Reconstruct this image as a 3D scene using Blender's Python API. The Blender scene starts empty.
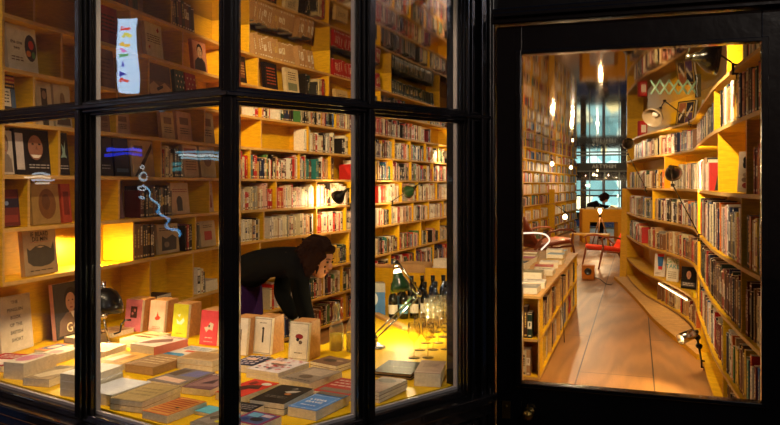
import bpy, bmesh, math, random
from mathutils import Vector, Matrix, noise
random.seed(7)
C = bpy.context.scene.collection
F, PX, PY, EYE = 741.0, 390.0, 184.0, 1.6

# ---------------------------------------------------------------- helpers
def lin(h):
    h = h.lstrip('#'); c = [int(h[i:i+2], 16)/255 for i in (0, 2, 4)]
    return tuple(((x/12.92) if x <= .04045 else ((x+.055)/1.055)**2.4) for x in c) + (1.0,)
def at(px, py, Y): return Vector(((px-PX)/F*Y, Y, EYE-(py-PY)/F*Y))
def on(px, py, z):
    Y = (EYE-z)*F/(py-PY); return Vector(((px-PX)/F*Y, Y, z))
def proj(p): return (PX+F*p.x/p.y, PY+F*(EYE-p.z)/p.y) if p.y > .3 else (-999, -999)

class MB:
    def __init__(s): s.v = []; s.f = []; s.c = []; s.m = []; s.sm = []
    def face(s, pts, col='#ffffff', mat=0, smooth=False):
        b = len(s.v); s.v += [Vector(p) for p in pts]; s.f.append(tuple(range(b, b+len(pts))))
        s.c.append(lin(col) if isinstance(col, str) else col); s.m.append(mat); s.sm.append(smooth)
    def add(s, pts, faces, col='#ffffff', mat=0, smooth=False):
        b = len(s.v); s.v += [Vector(p) for p in pts]; cc = lin(col) if isinstance(col, str) else col
        for f in faces: s.f.append(tuple(b+i for i in f)); s.c.append(cc); s.m.append(mat); s.sm.append(smooth)
    def hexa(s, p, col='#ffffff', mat=0, cols=None):
        # p: 8 points bottom 0-3 (ccw), top 4-7 ; faces order bottom, top, then sides 01,12,23,30
        fs = [(3,2,1,0),(4,5,6,7),(0,1,5,4),(1,2,6,5),(2,3,7,6),(3,0,4,7)]
        if cols is None: s.add(p, fs, col, mat)
        else:
            b = len(s.v); s.v += [Vector(q) for q in p]
            for f, c in zip(fs, cols): s.f.append(tuple(b+i for i in f)); s.c.append(lin(c) if isinstance(c, str) else c); s.m.append(mat); s.sm.append(False)
    def box(s, x0, x1, y0, y1, z0, z1, col='#ffffff', mat=0, cols=None, M=None):
        p = [Vector(q) for q in ((x0,y0,z0),(x1,y0,z0),(x1,y1,z0),(x0,y1,z0),(x0,y0,z1),(x1,y0,z1),(x1,y1,z1),(x0,y1,z1))]
        if M is not None: p = [M @ q for q in p]
        s.hexa(p, col, mat, cols)
    def tube(s, pts, r, col='#ffffff', mat=0, n=8, closed=False):
        pts = [Vector(p) for p in pts]; N = len(pts); rs = r if isinstance(r, (list, tuple)) else [r]*N
        b = len(s.v); up = None; cc = lin(col) if isinstance(col, str) else col
        for i, p in enumerate(pts):
            d = (pts[(i+1) % N]-pts[i-1]) if closed else (pts[min(i+1, N-1)]-pts[max(i-1, 0)])
            d.normalize()
            if up is None: up = d.orthogonal().normalized()
            u = (up-d*up.dot(d)); u = u.normalized() if u.length > 1e-6 else d.orthogonal().normalized(); up = u
            w = d.cross(u)
            for k in range(n):
                a = 2*math.pi*k/n; s.v.append(p+(u*math.cos(a)+w*math.sin(a))*rs[i])
        R = N if closed else N-1
        for i in range(R):
            for k in range(n):
                a, c = b+i*n, b+((i+1) % N)*n
                s.f.append((a+k, a+(k+1) % n, c+(k+1) % n, c+k)); s.c.append(cc); s.m.append(mat); s.sm.append(True)
        if not closed:
            for a, rev in ((b, True), (b+(N-1)*n, False)):
                f = tuple(range(a, a+n)); s.f.append(f[::-1] if rev else f); s.c.append(cc); s.m.append(mat); s.sm.append(False)
    def lathe(s, prof, M=None, col='#ffffff', mat=0, n=20, cap=True):
        M = M or Matrix(); b = len(s.v); cc = lin(col) if isinstance(col, str) else col
        for r, z in prof:
            for k in range(n):
                a = 2*math.pi*k/n; s.v.append(M @ Vector((r*math.cos(a), r*math.sin(a), z)))
        for i in range(len(prof)-1):
            for k in range(n):
                a, c = b+i*n, b+(i+1)*n
                s.f.append((a+k, a+(k+1) % n, c+(k+1) % n, c+k)); s.c.append(cc); s.m.append(mat); s.sm.append(True)
        if cap:
            for i, rev in ((0, True), (len(prof)-1, False)):
                if prof[i][0] > 1e-5:
                    f = tuple(range(b+i*n, b+i*n+n)); s.f.append(f[::-1] if rev else f); s.c.append(cc); s.m.append(mat); s.sm.append(False)
    def merge(s, o, M=None):
        b = len(s.v); s.v += [(M @ v if M is not None else v) for v in o.v]
        s.f += [tuple(b+i for i in f) for f in o.f]; s.c += o.c; s.m += o.m; s.sm += o.sm
    def mesh(s, name, mats):
        me = bpy.data.meshes.new(name); me.from_pydata([tuple(v) for v in s.v], [], s.f)
        at_ = me.color_attributes.new('Col', 'FLOAT_COLOR', 'CORNER')
        buf = []
        for f, c in zip(s.f, s.c): buf += list(c)*len(f)
        at_.data.foreach_set('color', buf)
        me.polygons.foreach_set('material_index', s.m); me.polygons.foreach_set('use_smooth', s.sm)
        for m in (mats if isinstance(mats, (list, tuple)) else [mats]): me.materials.append(m)
        me.update(); return me
    def build(s, name, mats, parent=None, M=None, bevel=0):
        o = bpy.data.objects.new(name, s.mesh(name, mats)); C.objects.link(o)
        if parent is not None: o.parent = parent
        if M is not None: o.matrix_local = M
        if bevel:
            md = o.modifiers.new('b', 'BEVEL'); md.width = bevel; md.segments = 2; md.limit_method = 'ANGLE'
        return o

def tag(o, label, cat, group=None, kind=None):
    if label: o['label'] = label
    if cat: o['category'] = cat
    if group: o['group'] = group
    if kind: o['kind'] = kind
    return o
def thing(name, label, cat, M=None, group=None):
    o = bpy.data.objects.new(name, None); C.objects.link(o); o.empty_display_size = .05
    if M is not None: o.matrix_world = M
    return tag(o, label, cat, group)
def struct(o): o['kind'] = 'structure'; return o
def frame(o, x, y=None, z=None):
    """matrix with given origin and axes"""
    x = Vector(x).normalized()
    z = Vector(z if z is not None else (0, 0, 1)); z = (z-x*z.dot(x)).normalized(); y = z.cross(x)
    return Matrix(((x.x, y.x, z.x, o[0]), (x.y, y.y, z.y, o[1]), (x.z, y.z, z.z, o[2]), (0, 0, 0, 1)))
def along(o, d):
    """matrix whose local z points along d"""
    d = Vector(d).normalized(); x = d.orthogonal().normalized(); y = d.cross(x)
    return Matrix(((x.x, y.x, d.x, o[0]), (x.y, y.y, d.y, o[1]), (x.z, y.z, d.z, o[2]), (0, 0, 0, 1)))

# ---------------------------------------------------------------- materials
def mat(name):
    m = bpy.data.materials.new(name); m.use_nodes = True; nt = m.node_tree
    b = nt.nodes['Principled BSDF']; return m, nt, b
def noise_bump(nt, b, scale, strength, dist=.002, vec=None, detail=3):
    n = nt.nodes.new('ShaderNodeTexNoise'); n.inputs['Scale'].default_value = scale; n.inputs['Detail'].default_value = detail
    tc = nt.nodes.new('ShaderNodeTexCoord'); nt.links.new(tc.outputs['Object'], n.inputs['Vector'])
    bp = nt.nodes.new('ShaderNodeBump'); bp.inputs['Strength'].default_value = strength; bp.inputs['Distance'].default_value = dist
    nt.links.new(n.outputs['Fac'], bp.inputs['Height']); nt.links.new(bp.outputs['Normal'], b.inputs['Normal']); return n
def col_mat(name, rough=.5, spec=.5, vary=.18, scale=30, metal=0, stretch=None, coat=0):
    """surface whose own colour is the face attribute, broken up by a little noise"""
    m, nt, b = mat(name)
    a = nt.nodes.new('ShaderNodeAttribute'); a.attribute_name = 'Col'
    n = nt.nodes.new('ShaderNodeTexNoise'); n.inputs['Scale'].default_value = scale; n.inputs['Detail'].default_value = 4
    tc = nt.nodes.new('ShaderNodeTexCoord')
    if stretch:
        mp = nt.nodes.new('ShaderNodeMapping'); mp.inputs['Scale'].default_value = stretch
        nt.links.new(tc.outputs['Object'], mp.inputs['Vector']); nt.links.new(mp.outputs['Vector'], n.inputs['Vector'])
    else: nt.links.new(tc.outputs['Object'], n.inputs['Vector'])
    r = nt.nodes.new('ShaderNodeMapRange'); r.inputs['To Min'].default_value = 1-vary; r.inputs['To Max'].default_value = 1+vary
    r.inputs['From Min'].default_value = .3; r.inputs['From Max'].default_value = .7
    nt.links.new(n.outputs['Fac'], r.inputs['Value'])
    mx = nt.nodes.new('ShaderNodeVectorMath'); mx.operation = 'SCALE'
    nt.links.new(a.outputs['Color'], mx.inputs[0]); nt.links.new(r.outputs['Result'], mx.inputs['Scale'])
    nt.links.new(mx.outputs['Vector'], b.inputs['Base Color'])
    b.inputs['Roughness'].default_value = rough; b.inputs['Specular IOR Level'].default_value = spec
    b.inputs['Metallic'].default_value = metal; b.inputs['Coat Weight'].default_value = coat
    return m
def plain(name, col, rough=.5, metal=0, spec=.5, bump=None, coat=0):
    m, nt, b = mat(name); b.inputs['Base Color'].default_value = lin(col); b.inputs['Roughness'].default_value = rough
    b.inputs['Metallic'].default_value = metal; b.inputs['Specular IOR Level'].default_value = spec; b.inputs['Coat Weight'].default_value = coat
    if bump: noise_bump(nt, b, *bump)
    else: noise_bump(nt, b, 40, .05, .001)
    return m
def emit(name, col, s):
    m = bpy.data.materials.new(name); m.use_nodes = True; nt = m.node_tree; nt.nodes.clear()
    e = nt.nodes.new('ShaderNodeEmission'); e.inputs['Color'].default_value = lin(col); e.inputs['Strength'].default_value = s
    o = nt.nodes.new('ShaderNodeOutputMaterial'); nt.links.new(e.outputs[0], o.inputs[0]); return m
def emit_col(name, s):
    m = emit(name, '#ffffff', s); nt = m.node_tree; a = nt.nodes.new('ShaderNodeAttribute'); a.attribute_name = 'Col'
    nt.links.new(a.outputs['Color'], [n for n in nt.nodes if n.type == 'EMISSION'][0].inputs['Color']); return m
def glassy(name, tint='#ffffff', ior=1.45, rough=.0, boost=1.0, bump=0, bscale=3, haze_mix=0):
    m = bpy.data.materials.new(name); m.use_nodes = True; nt = m.node_tree; nt.nodes.clear()
    t = nt.nodes.new('ShaderNodeBsdfTransparent'); t.inputs['Color'].default_value = lin(tint)
    g = nt.nodes.new('ShaderNodeBsdfGlossy'); g.inputs['Roughness'].default_value = rough
    fr = nt.nodes.new('ShaderNodeFresnel'); fr.inputs['IOR'].default_value = ior
    ge = nt.nodes.new('ShaderNodeNewGeometry'); mr = nt.nodes.new('ShaderNodeMapRange'); mr.inputs['To Min'].default_value = ior; mr.inputs['To Max'].default_value = 1/ior
    nt.links.new(ge.outputs['Backfacing'], mr.inputs['Value']); nt.links.new(mr.outputs['Result'], fr.inputs['IOR'])
    mu = nt.nodes.new('ShaderNodeMath'); mu.operation = 'MULTIPLY'; mu.inputs[1].default_value = boost; mu.use_clamp = True
    mx = nt.nodes.new('ShaderNodeMixShader'); o = nt.nodes.new('ShaderNodeOutputMaterial')
    L = nt.links.new; L(fr.outputs[0], mu.inputs[0]); L(mu.outputs[0], mx.inputs[0]); L(t.outputs[0], mx.inputs[1]); L(g.outputs[0], mx.inputs[2]); L(mx.outputs[0], o.inputs[0])
    if haze_mix:  # pale diffuse haze mixed in to brighten faint clear glass
        df = nt.nodes.new('ShaderNodeBsdfDiffuse'); df.inputs['Color'].default_value = (.9, .88, .8, 1); m3 = nt.nodes.new('ShaderNodeMixShader'); m3.inputs[0].default_value = haze_mix
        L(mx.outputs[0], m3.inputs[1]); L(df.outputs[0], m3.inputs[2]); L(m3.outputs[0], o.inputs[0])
    if bump:
        n = nt.nodes.new('ShaderNodeTexNoise'); n.inputs['Scale'].default_value = bscale; n.inputs['Detail'].default_value = 1
        tc = nt.nodes.new('ShaderNodeTexCoord'); L(tc.outputs['Object'], n.inputs['Vector'])
        bp = nt.nodes.new('ShaderNodeBump'); bp.inputs['Strength'].default_value = 1; bp.inputs['Distance'].default_value = bump
        L(n.outputs['Fac'], bp.inputs['Height']); L(bp.outputs['Normal'], g.inputs['Normal'])
    return m

M_BOOK = col_mat('book_paper', .45, .4, .12, 60)
M_COVER = col_mat('book_cover', .6, .2, .10, 25)
M_PLY = col_mat('yellow_plywood', .6, .22, .15, 14, stretch=(1, 1, 7))
M_WOOD = col_mat('wood', .4, .5, .2, 12, stretch=(1, 6, 6))
M_PAINT = col_mat('painted_metal', .25, .6, .04, 20, coat=.3)
M_CLOTH = col_mat('cloth', .9, .1, .2, 60)
M_SKIN = plain('skin', '#c98f6c', .5, bump=(60, .1, .001))
M_HAIR = plain('hair', '#24130b', .85, spec=.04, bump=(90, .5, .003))
M_CHROME = plain('chrome', '#c8c4bc', .18, 1.0)
M_BLACK = plain('black_gloss_paint', '#07080a', .22, bump=(14, .45, .004), coat=.6)
M_BLACK2 = plain('black_gloss_joinery', '#050608', .30, bump=(30, .6, .003), coat=.3)
M_PUTTY = plain('white_painted_bead', '#a8a2a4', .5)
M_BRASS = plain('aged_brass', '#6d5a2c', .35, 1.0)
M_GLASS = glassy('window_glass', '#fbfbf8', 1.5, .0, 1.3, bump=.0010, bscale=5)
M_GLASSD = glassy('door_glass', '#fbfbf8', 1.5, .0, 1.0, bump=.0003, bscale=4)
M_WINE = glassy('thin_clear_glass', '#fffcf0', 1.5, .025, 2.2, haze_mix=.03)
M_BOTTLE = glassy('clear_bottle_glass', '#f8f4d8', 1.5, .08, 1.6, haze_mix=.06)
# ---------------------------------------------------------------- camera
cam = bpy.data.cameras.new('camera'); cam.lens = F*36/780; cam.sensor_width = 36; cam.shift_y = -(212.5-PY)/780
cam.clip_start = .05; cam.clip_end = 200
co = bpy.data.objects.new('camera', cam); C.objects.link(co); co.location = (0, 0, EYE); co.rotation_euler = (math.pi/2, 0, 0)
bpy.context.scene.camera = co

# ---------------------------------------------------------------- plan paths
class Path:
    def __init__(s, pts, step=.05):
        s.p = [Vector((p[0], p[1])) for p in pts]; P = s.p
        fine = []
        for i in range(len(P)-1):
            a, b, c, d = P[max(i-1, 0)], P[i], P[i+1], P[min(i+2, len(P)-1)]
            for k in range(12):
                t = k/12; fine.append(.5*((2*b)+(c-a)*t+(2*a-5*b+4*c-d)*t*t+(3*b-a-3*c+d)*t**3))
        fine.append(P[-1]); s.q = fine; s.L = [0]
        for i in range(1, len(fine)): s.L.append(s.L[-1]+(fine[i]-fine[i-1]).length)
        s.len = s.L[-1]
    def pos(s, t):
        t = min(max(t, 0), s.len-1e-6); i = 0; lo, hi = 0, len(s.L)-1
        while hi-lo > 1:
            m = (lo+hi)//2
            if s.L[m] <= t: lo = m
            else: hi = m
        k = (t-s.L[lo])/(s.L[lo+1]-s.L[lo]); return s.q[lo].lerp(s.q[lo+1], k)
    def tan(s, t):
        d = s.pos(t+.06)-s.pos(t-.06); return d.normalized()
    def nrm(s, t, side):       # side +1: normal to the left of travel
        d = s.tan(t); return Vector((-d.y, d.x))*side
    def off(s, t, d, side): return s.pos(t)+s.nrm(t, side)*d
    def s_px(s, px):
        best, bt = 1e9, 0; n = 1200
        for i in range(n+1):
            t = s.len*i/n; p = s.pos(t); e = abs(PX+F*p.x/p.y-px)
            if e < best: best, bt = e, t
        return bt
def ribbon(mb, path, s0, s1, d0, d1, z0, z1, side, col, edge=None, n=None, mat=0):
    """a board that follows the path from s0 to s1; d0 the front edge, d1 the back edge"""
    n = n or max(1, int((s1-s0)/.2)); A = []
    for i in range(n+1):
        t = s0+(s1-s0)*i/n; f = path.off(t, d0, side); b = path.off(t, d1, side)
        A.append((f, b))
    for i in range(n):
        (f0, b0), (f1, b1) = A[i], A[i+1]
        v = [(f0.x, f0.y, z0), (f1.x, f1.y, z0), (b1.x, b1.y, z0), (b0.x, b0.y, z0), (f0.x, f0.y, z1), (f1.x, f1.y, z1), (b1.x, b1.y, z1), (b0.x, b0.y, z1)]
        fs = [(3,2,1,0), (4,5,6,7), (2,3,7,6)]
        if i == 0: fs.append((3,0,4,7))
        if i == n-1: fs.append((1,2,6,5))
        mb.add(v, fs, col, mat); mb.add([v[k] for k in (0,1,5,4)], [(0,1,2,3)], edge or col, mat)

HI, LO = 3.07, 2.70
LW = Path([(-2.17, 3.60), (-2.079, 3.95), (-1.78, 5.06), (-1.353, 6.66), (-.80, 7.84), (-.399, 8.70), (-.21, 9.2), (1.14, 12.6), (3.23, 17.8), (6.77, 26.7)])
RW = Path([(1.88, 3.76), (2.05, 4.4), (2.35, 5.4), (2.84, 6.8), (3.29, 8.1), (3.46, 9.2), (3.53, 10.2), (3.72, 11.3), (3.99, 12.5)])
AX = Vector((.3162, .9487)); ACR = Vector((.9487, -.3162))

# ---------------------------------------------------------------- shop front: plan lines
FC = Vector((-.579, 2.68)); DL = Vector((-.829, .5595)).normalized(); DR = Vector((.7355, .6776)).normalized()
NL = Vector((-.5595, -.829)).normalized(); NR = Vector((.6776, -.7355)).normalized()
D0 = Vector((.641, 3.6)); DD = Vector((.948, -.3182)).normalized(); ND = Vector((-.3182, -.948)).normalized()
def fpt(o, d, n, s, k, z): p = o+d*s+n*k; return (p.x, p.y, z)
def fbox(mb, fr, s0, s1, k0, k1, z0, z1, col='#ffffff', mat=0, m0=0, m1=0):
    """box in the frame of a facade line; m0/m1 = how much each end shifts per unit of k (mitres)"""
    o, d, n = fr
    q = [fpt(o, d, n, s0+m0*k0, k0, z0), fpt(o, d, n, s1+m1*k0, k0, z0), fpt(o, d, n, s1+m1*k1, k1, z0), fpt(o, d, n, s0+m0*k1, k1, z0)]
    mb.hexa([*q, *[(a[0], a[1], z1) for a in q]], col, mat)
FL, FR, FD = (FC, DL, NL), (FC, DR, NR), (D0, DD, ND)
half = math.acos(max(-1, min(1, NL.dot(NR))))/2; MT = -math.tan(half)     # outward mitre at the bay corner
SILL, T0, T1, TOPW = .629, 1.884, 1.952, 2.80
LEN_L, LEN_R = 2.45, 1.40

def window(name, fr, bars, s_end, mit):
    w = struct(bpy.data.objects.new(name, None)); C.objects.link(w)
    for a, b in zip(bars[:-1], bars[1:]):
        for z0, z1 in ((SILL, T0), (T1, TOPW)):
            m = MB(); fbox(m, fr, a[1], b[0], -.004, .0, z0, z1); m.build('glass_pane', M_GLASS, w)
            m = MB()      # painted bead inside the glass
            t = .026
            fbox(m, fr, a[1]-.005, a[1]+.007, -.026, -.005, z0, z1); fbox(m, fr, b[0]-.007, b[0]+.005, -.026, -.005, z0, z1)
            fbox(m, fr, a[1], b[0], -.02 if z0 < 1 else -.008, -.005, z0, z0+(.012 if z0 < 1 else .003))
            m.build('inner_bead', M_PUTTY, w)
    for i, (a, b) in enumerate(bars):
        m = MB(); c = (a+b)/2; h = (b-a)/2
        if i == 0: continue
        fbox(m, fr, c-h, c+h, -.024, .02, SILL-.02, TOPW); fbox(m, fr, c-h*.72, c+h*.72, .02, .036, SILL-.02, TOPW); fbox(m, fr, c-h*.4, c+h*.4, .036, .055, SILL-.02, TOPW)
        m.build('mullion', M_BLACK, w, bevel=.005)
    m = MB(); fbox(m, fr, 0, s_end, -.006, .025, T0, T1, m0=mit); fbox(m, fr, 0, s_end, .025, .045, T0+.012, T1-.008, m0=mit); fbox(m, fr, 0, s_end, .045, .062, T0+.026, T1-.022, m0=mit)
    m.build('transom', M_BLACK, w, bevel=.005)
    m = MB(); fbox(m, fr, 0, s_end, -.05, .03, SILL-.045, SILL, m0=mit); fbox(m, fr, 0, s_end, .03, .10, SILL-.075, SILL-.03, m0=mit); fbox(m, fr, 0, s_end, .02, .06, SILL-.14, SILL-.075, m0=mit)
    m.build('sill', M_BLACK, w, bevel=.006)
    m = MB(); fbox(m, fr, 0, s_end, -.05, .03, TOPW, TOPW+.12, m0=mit); m.build('head_rail', M_BLACK, w, bevel=.006)
    return w
# bars: (start, end) along each facet
window('window_1', FL, [(.0, .028), (.810, .896), (1.72, 1.81), (2.38, 2.45)], LEN_L, MT)
window('window_2', FR, [(.0, .028), (.596, .682), (1.228, 1.26)], LEN_R, MT)
# corner post of the bay
m = MB(); B = FC+(NL+NR).normalized()*.0
nb = (NL+NR).normalized(); tb = Vector((-nb.y, nb.x))
for w_, k0, k1 in ((.036, -.03, .03), (.028, .03, .045), (.016, .045, .062)):
    q = [FC+tb*-w_+nb*k0, FC+tb*w_+nb*k0, FC+tb*w_+nb*k1, FC+tb*-w_+nb*k1]
    m.hexa([(a.x, a.y, .5) for a in q]+[(a.x, a.y, 2.92) for a in q])
struct(m.build('trim_1', M_BLACK, bevel=.005))
# stall riser under the windows, fascia above
m = MB()
for fr, e, mi in ((FL, LEN_L, MT), (FR, LEN_R, MT)):
    fbox(m, fr, 0, e, -.045, .02, 0, SILL-.06, m0=mi)
    n = 4
    for i in range(n):
        a, b = e*(i+.1)/n, e*(i+.9)/n
        for (z0, z1) in ((.10, .13), (.44, .47)): fbox(m, fr, a, b, .02, .04, z0, z1)
        fbox(m, fr, a, a+.03, .02, .04, .13, .44); fbox(m, fr, b-.03, b, .02, .04, .13, .44)
struct(m.build('wall_front', M_BLACK2, bevel=.003))
m = MB()
for fr, e, mi in ((FL, LEN_L, MT), (FR, LEN_R+.02, MT)): fbox(m, fr, 0, e, -.12, .03, TOPW+.12, 3.5, m0=mi)
fbox(m, FD, -.36, 2.4, -.12, .03, 2.78, 3.5)
struct(m.build('wall_fascia', M_BLACK2))
# post between the bay and the door: stepped mouldings
m = MB()
fbox(m, FR, 1.25, 1.44, -.10, .02, 0, 2.92); fbox(m, FR, 1.275, 1.30, .02, .045, 0, 2.92); fbox(m, FR, 1.33, 1.365, .02, .06, 0, 2.92); fbox(m, FR, 1.395, 1.43, .02, .04, 0, 2.92)
struct(m.build('trim_2', M_BLACK, bevel=.006))
m = MB()
fbox(m, FD, -.215, -.128, -.14, .045, 0, 2.80); fbox(m, FD, -.20, -.18, .045, .07, 0, 2.8); fbox(m, FD, -.16, -.14, .045, .06, 0, 2.8)
fbox(m, FD, 1.175, 1.26, -.14, .045, 0, 2.80); fbox(m, FD, 1.185, 1.20, .045, .07, 0, 2.8); fbox(m, FD, 1.225, 1.245, .045, .06, 0, 2.8)
fbox(m, FD, -.215, 1.26, -.14, .05, 2.375, 2.45); fbox(m, FD, -.128, 1.175, .05, .075, 2.40, 2.425)
struct(m.build('trim_3', M_BLACK, bevel=.005))
m = MB(); fbox(m, FD, -.128, 1.175, -.06, .0, 2.45, 2.80); struct(m.build('trim_4', M_BLACK2))
m = MB(); fbox(m, FD, 1.26, 3.2, -.12, .02, 0, 3.5)
for a in (1.34, 1.62, 2.0): fbox(m, FD, a, a+.04, .02, .05, 0, 2.7)
struct(m.build('wall_right_front', M_BLACK2, bevel=.004))
m = MB(); fbox(m, FL, 2.45, 3.6, -.12, .03, 0, 3.5); struct(m.build('wall_left_front', M_BLACK2))
# door leaf
DZ0, DZ1, GZ0, GZ1, GW = .03, 2.37, .635, 2.227, 1.053
d1 = struct(bpy.data.objects.new('door_1', None)); C.objects.link(d1)
m = MB()
fbox(m, FD, -.124, 0, -.05, .0, DZ0, DZ1); fbox(m, FD, GW, 1.171, -.05, .0, DZ0, DZ1)
fbox(m, FD, 0, GW, -.05, .0, GZ1, DZ1); fbox(m, FD, 0, GW, -.05, .0, DZ0, GZ0)
for a, b in ((.0, .018), (GW-.018, GW)): fbox(m, FD, a-.030 if a < .5 else a+.014, a-.004 if a < .5 else b+.026, .0, .014, GZ0-.02, GZ1+.02)
fbox(m, FD, 0, GW, .0, .014, GZ0-.02, GZ0); fbox(m, FD, 0, GW, .0, .014, GZ1, GZ1+.02)
for a, b, z0, z1 in ((.06, .99, .16, .18), (.06, .99, .42, .44), (.06, .08, .16, .44), (.97, .99, .16, .44)): fbox(m, FD, a, b, 0, .012, z0, z1)
m.build('door_frame', M_BLACK, d1, bevel=.003)
m = MB(); fbox(m, FD, 0, GW, -.024, -.018, GZ0, GZ1); m.build('glass_pane', M_GLASSD, d1)
kp = fpt(*FD, -.055+.0, .0, .495)
for i, (s_, r_) in enumerate(((-.045, .0), (.035, .021))):
    m = MB(); p = Vector(fpt(*FD, s_ if i else -.075, .001, .497))
    if i: m.lathe([(.026, 0), (.026, .006), (.011, .010), (.010, .03), (.024, .042), (.027, .055), (.018, .068), (0, .072)], along(p, (ND.x, ND.y, 0)))
    else:
        fbox(m, FD, -.095, -.055, .001, .007, .455, .54); m.lathe([(.008, 0), (.008, .006), (.004, .008)], along(Vector(fpt(*FD, -.075, .007, .515)), (ND.x, ND.y, 0)))
    m.build('door_knob' if i else 'lock_plate', M_BRASS, d1, bevel=0)

# ---------------------------------------------------------------- room shell
def oak():
    m, nt, b = mat('oak_boards'); L = nt.links.new
    tc = nt.nodes.new('ShaderNodeTexCoord'); mp = nt.nodes.new('ShaderNodeMapping'); mp.inputs['Rotation'].default_value = (0, 0, math.radians(71.6)); mp.inputs['Location'].default_value = (-.85, .13, 0)
    mp.vector_type = 'POINT'; L(tc.outputs['Object'], mp.inputs['Vector'])
    # rotate so that texture x runs with the shop's long axis
    mp.inputs['Rotation'].default_value = (0, 0, -math.radians(71.57))
    br = nt.nodes.new('ShaderNodeTexBrick'); br.inputs['Scale'].default_value = 1; br.inputs['Brick Width'].default_value = 3.6; br.inputs['Row Height'].default_value = .60
    br.inputs['Mortar Size'].default_value = .006; br.inputs['Mortar Smooth'].default_value = .1; br.offset = .43
    br.inputs['Color1'].default_value = lin('#b88448'); br.inputs['Color2'].default_value = lin('#a6743c'); br.inputs['Mortar'].default_value = lin('#4a3018')
    L(mp.outputs['Vector'], br.inputs['Vector'])
    m2 = nt.nodes.new('ShaderNodeMapping'); m2.inputs['Scale'].default_value = (.35, 3.2, 1); L(mp.outputs['Vector'], m2.inputs['Vector'])
    w = nt.nodes.new('ShaderNodeTexWave'); w.wave_type = 'RINGS'; w.rings_direction = 'SPHERICAL'; w.inputs['Scale'].default_value = .8; w.inputs['Distortion'].default_value = 9; w.inputs['Detail'].default_value = 3; w.inputs['Detail Scale'].default_value = 1.4
    L(m2.outputs['Vector'], w.inputs['Vector'])
    n = nt.nodes.new('ShaderNodeTexNoise'); n.inputs['Scale'].default_value = 18; m3 = nt.nodes.new('ShaderNodeMapping'); m3.inputs['Scale'].default_value = (.3, 6, 1); L(mp.outputs['Vector'], m3.inputs['Vector']); L(m3.outputs['Vector'], n.inputs['Vector'])
    ad = nt.nodes.new('ShaderNodeMath'); ad.operation = 'ADD'; L(w.outputs['Fac'], ad.inputs[0]); L(n.outputs['Fac'], ad.inputs[1])
    r = nt.nodes.new('ShaderNodeMapRange'); r.inputs['From Min'].default_value = .3; r.inputs['From Max'].default_value = 1.6; r.inputs['To Min'].default_value = .78; r.inputs['To Max'].default_value = 1.14
    L(ad.outputs[0], r.inputs['Value']); s = nt.nodes.new('ShaderNodeVectorMath'); s.operation = 'SCALE'
    L(br.outputs['Color'], s.inputs[0]); L(r.outputs['Result'], s.inputs['Scale']); L(s.outputs['Vector'], b.inputs['Base Color'])
    b.inputs['Roughness'].default_value = .42; return m
M_OAK = oak()
m = MB(); m.face([(-3.2, 3.2, 0), (2.2, 2.9, 0), (9.5, 26.5, 0), (5.5, 28.5, 0), (-3.2, 6, 0)]); f_ = struct(m.build('floor', M_OAK))
def mirror_mat():
    m, nt, b = mat('mirrored_ceiling'); b.inputs['Base Color'].default_value = lin('#75604c'); b.inputs['Metallic'].default_value = 1; b.inputs['Roughness'].default_value = .05
    noise_bump(nt, b, 1.1, .12, .005, detail=1); return m
M_MIR = mirror_mat()
k_ = .1285
def ceil_poly(mb, pts, z): mb.face([(x, y, z) for x, y in pts][::-1]); mb.face([(x, y, z+.04) for x, y in pts])
m = MB(); ceil_poly(m, [(-3.4, 3.3), (-.62, 2.78), (k_*3.7, 3.7), (k_*15.5, 15.5), (-3.4, 12)], HI)
struct(m.build('ceiling', M_MIR))
m = MB(); ceil_poly(m, [(k_*3.7, 3.7), (2.9, 3.0), (7, 10), (10, 27), (5.2, 29), (k_*15.5, 15.5)], LO)
struct(m.build('ceiling_lower', M_MIR))
m = MB(); m.hexa([(k_*3.7-.02, 3.7, LO), (k_*3.7, 3.7, LO), (k_*15.5, 15.5, LO), (k_*15.5-.02, 15.5, LO), (k_*3.7-.02, 3.7, HI+.04), (k_*3.7, 3.7, HI+.04), (k_*15.5, 15.5, HI+.04), (k_*15.5-.02, 15.5, HI+.04)], '#b8861c')
struct(m.build('ceiling_step', M_PLY))
m = MB(); ribbon(m, LW, .30, LW.len, .27, .32, 0, HI+.04, 1, '#8a6a1c'); struct(m.build('wall_left', M_PLY))
m = MB(); ribbon(m, RW, 0, RW.len, .31, .36, 0, LO+.04, -1, '#8a6a1c'); struct(m.build('wall_right', M_PLY))
# beyond the right-hand bookcase the room widens; its wall
m = MB(); m.hexa([(4.4, 12.4, 0), (5.6, 12.0, 0), (5.62, 12.06, 0), (4.42, 12.46, 0), (4.4, 12.4, LO), (5.6, 12.0, LO), (5.62, 12.06, LO), (4.42, 12.46, LO)], '#b98b1f')
m.hexa([(5.6, 12.0, 0), (9.6, 26.4, 0), (9.66, 26.38, 0), (5.66, 11.98, 0), (5.6, 12.0, LO), (9.6, 26.4, LO), (9.66, 26.38, LO), (5.66, 11.98, LO)], '#b98b1f')
struct(m.build('wall_right_far', M_PLY))
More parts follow.
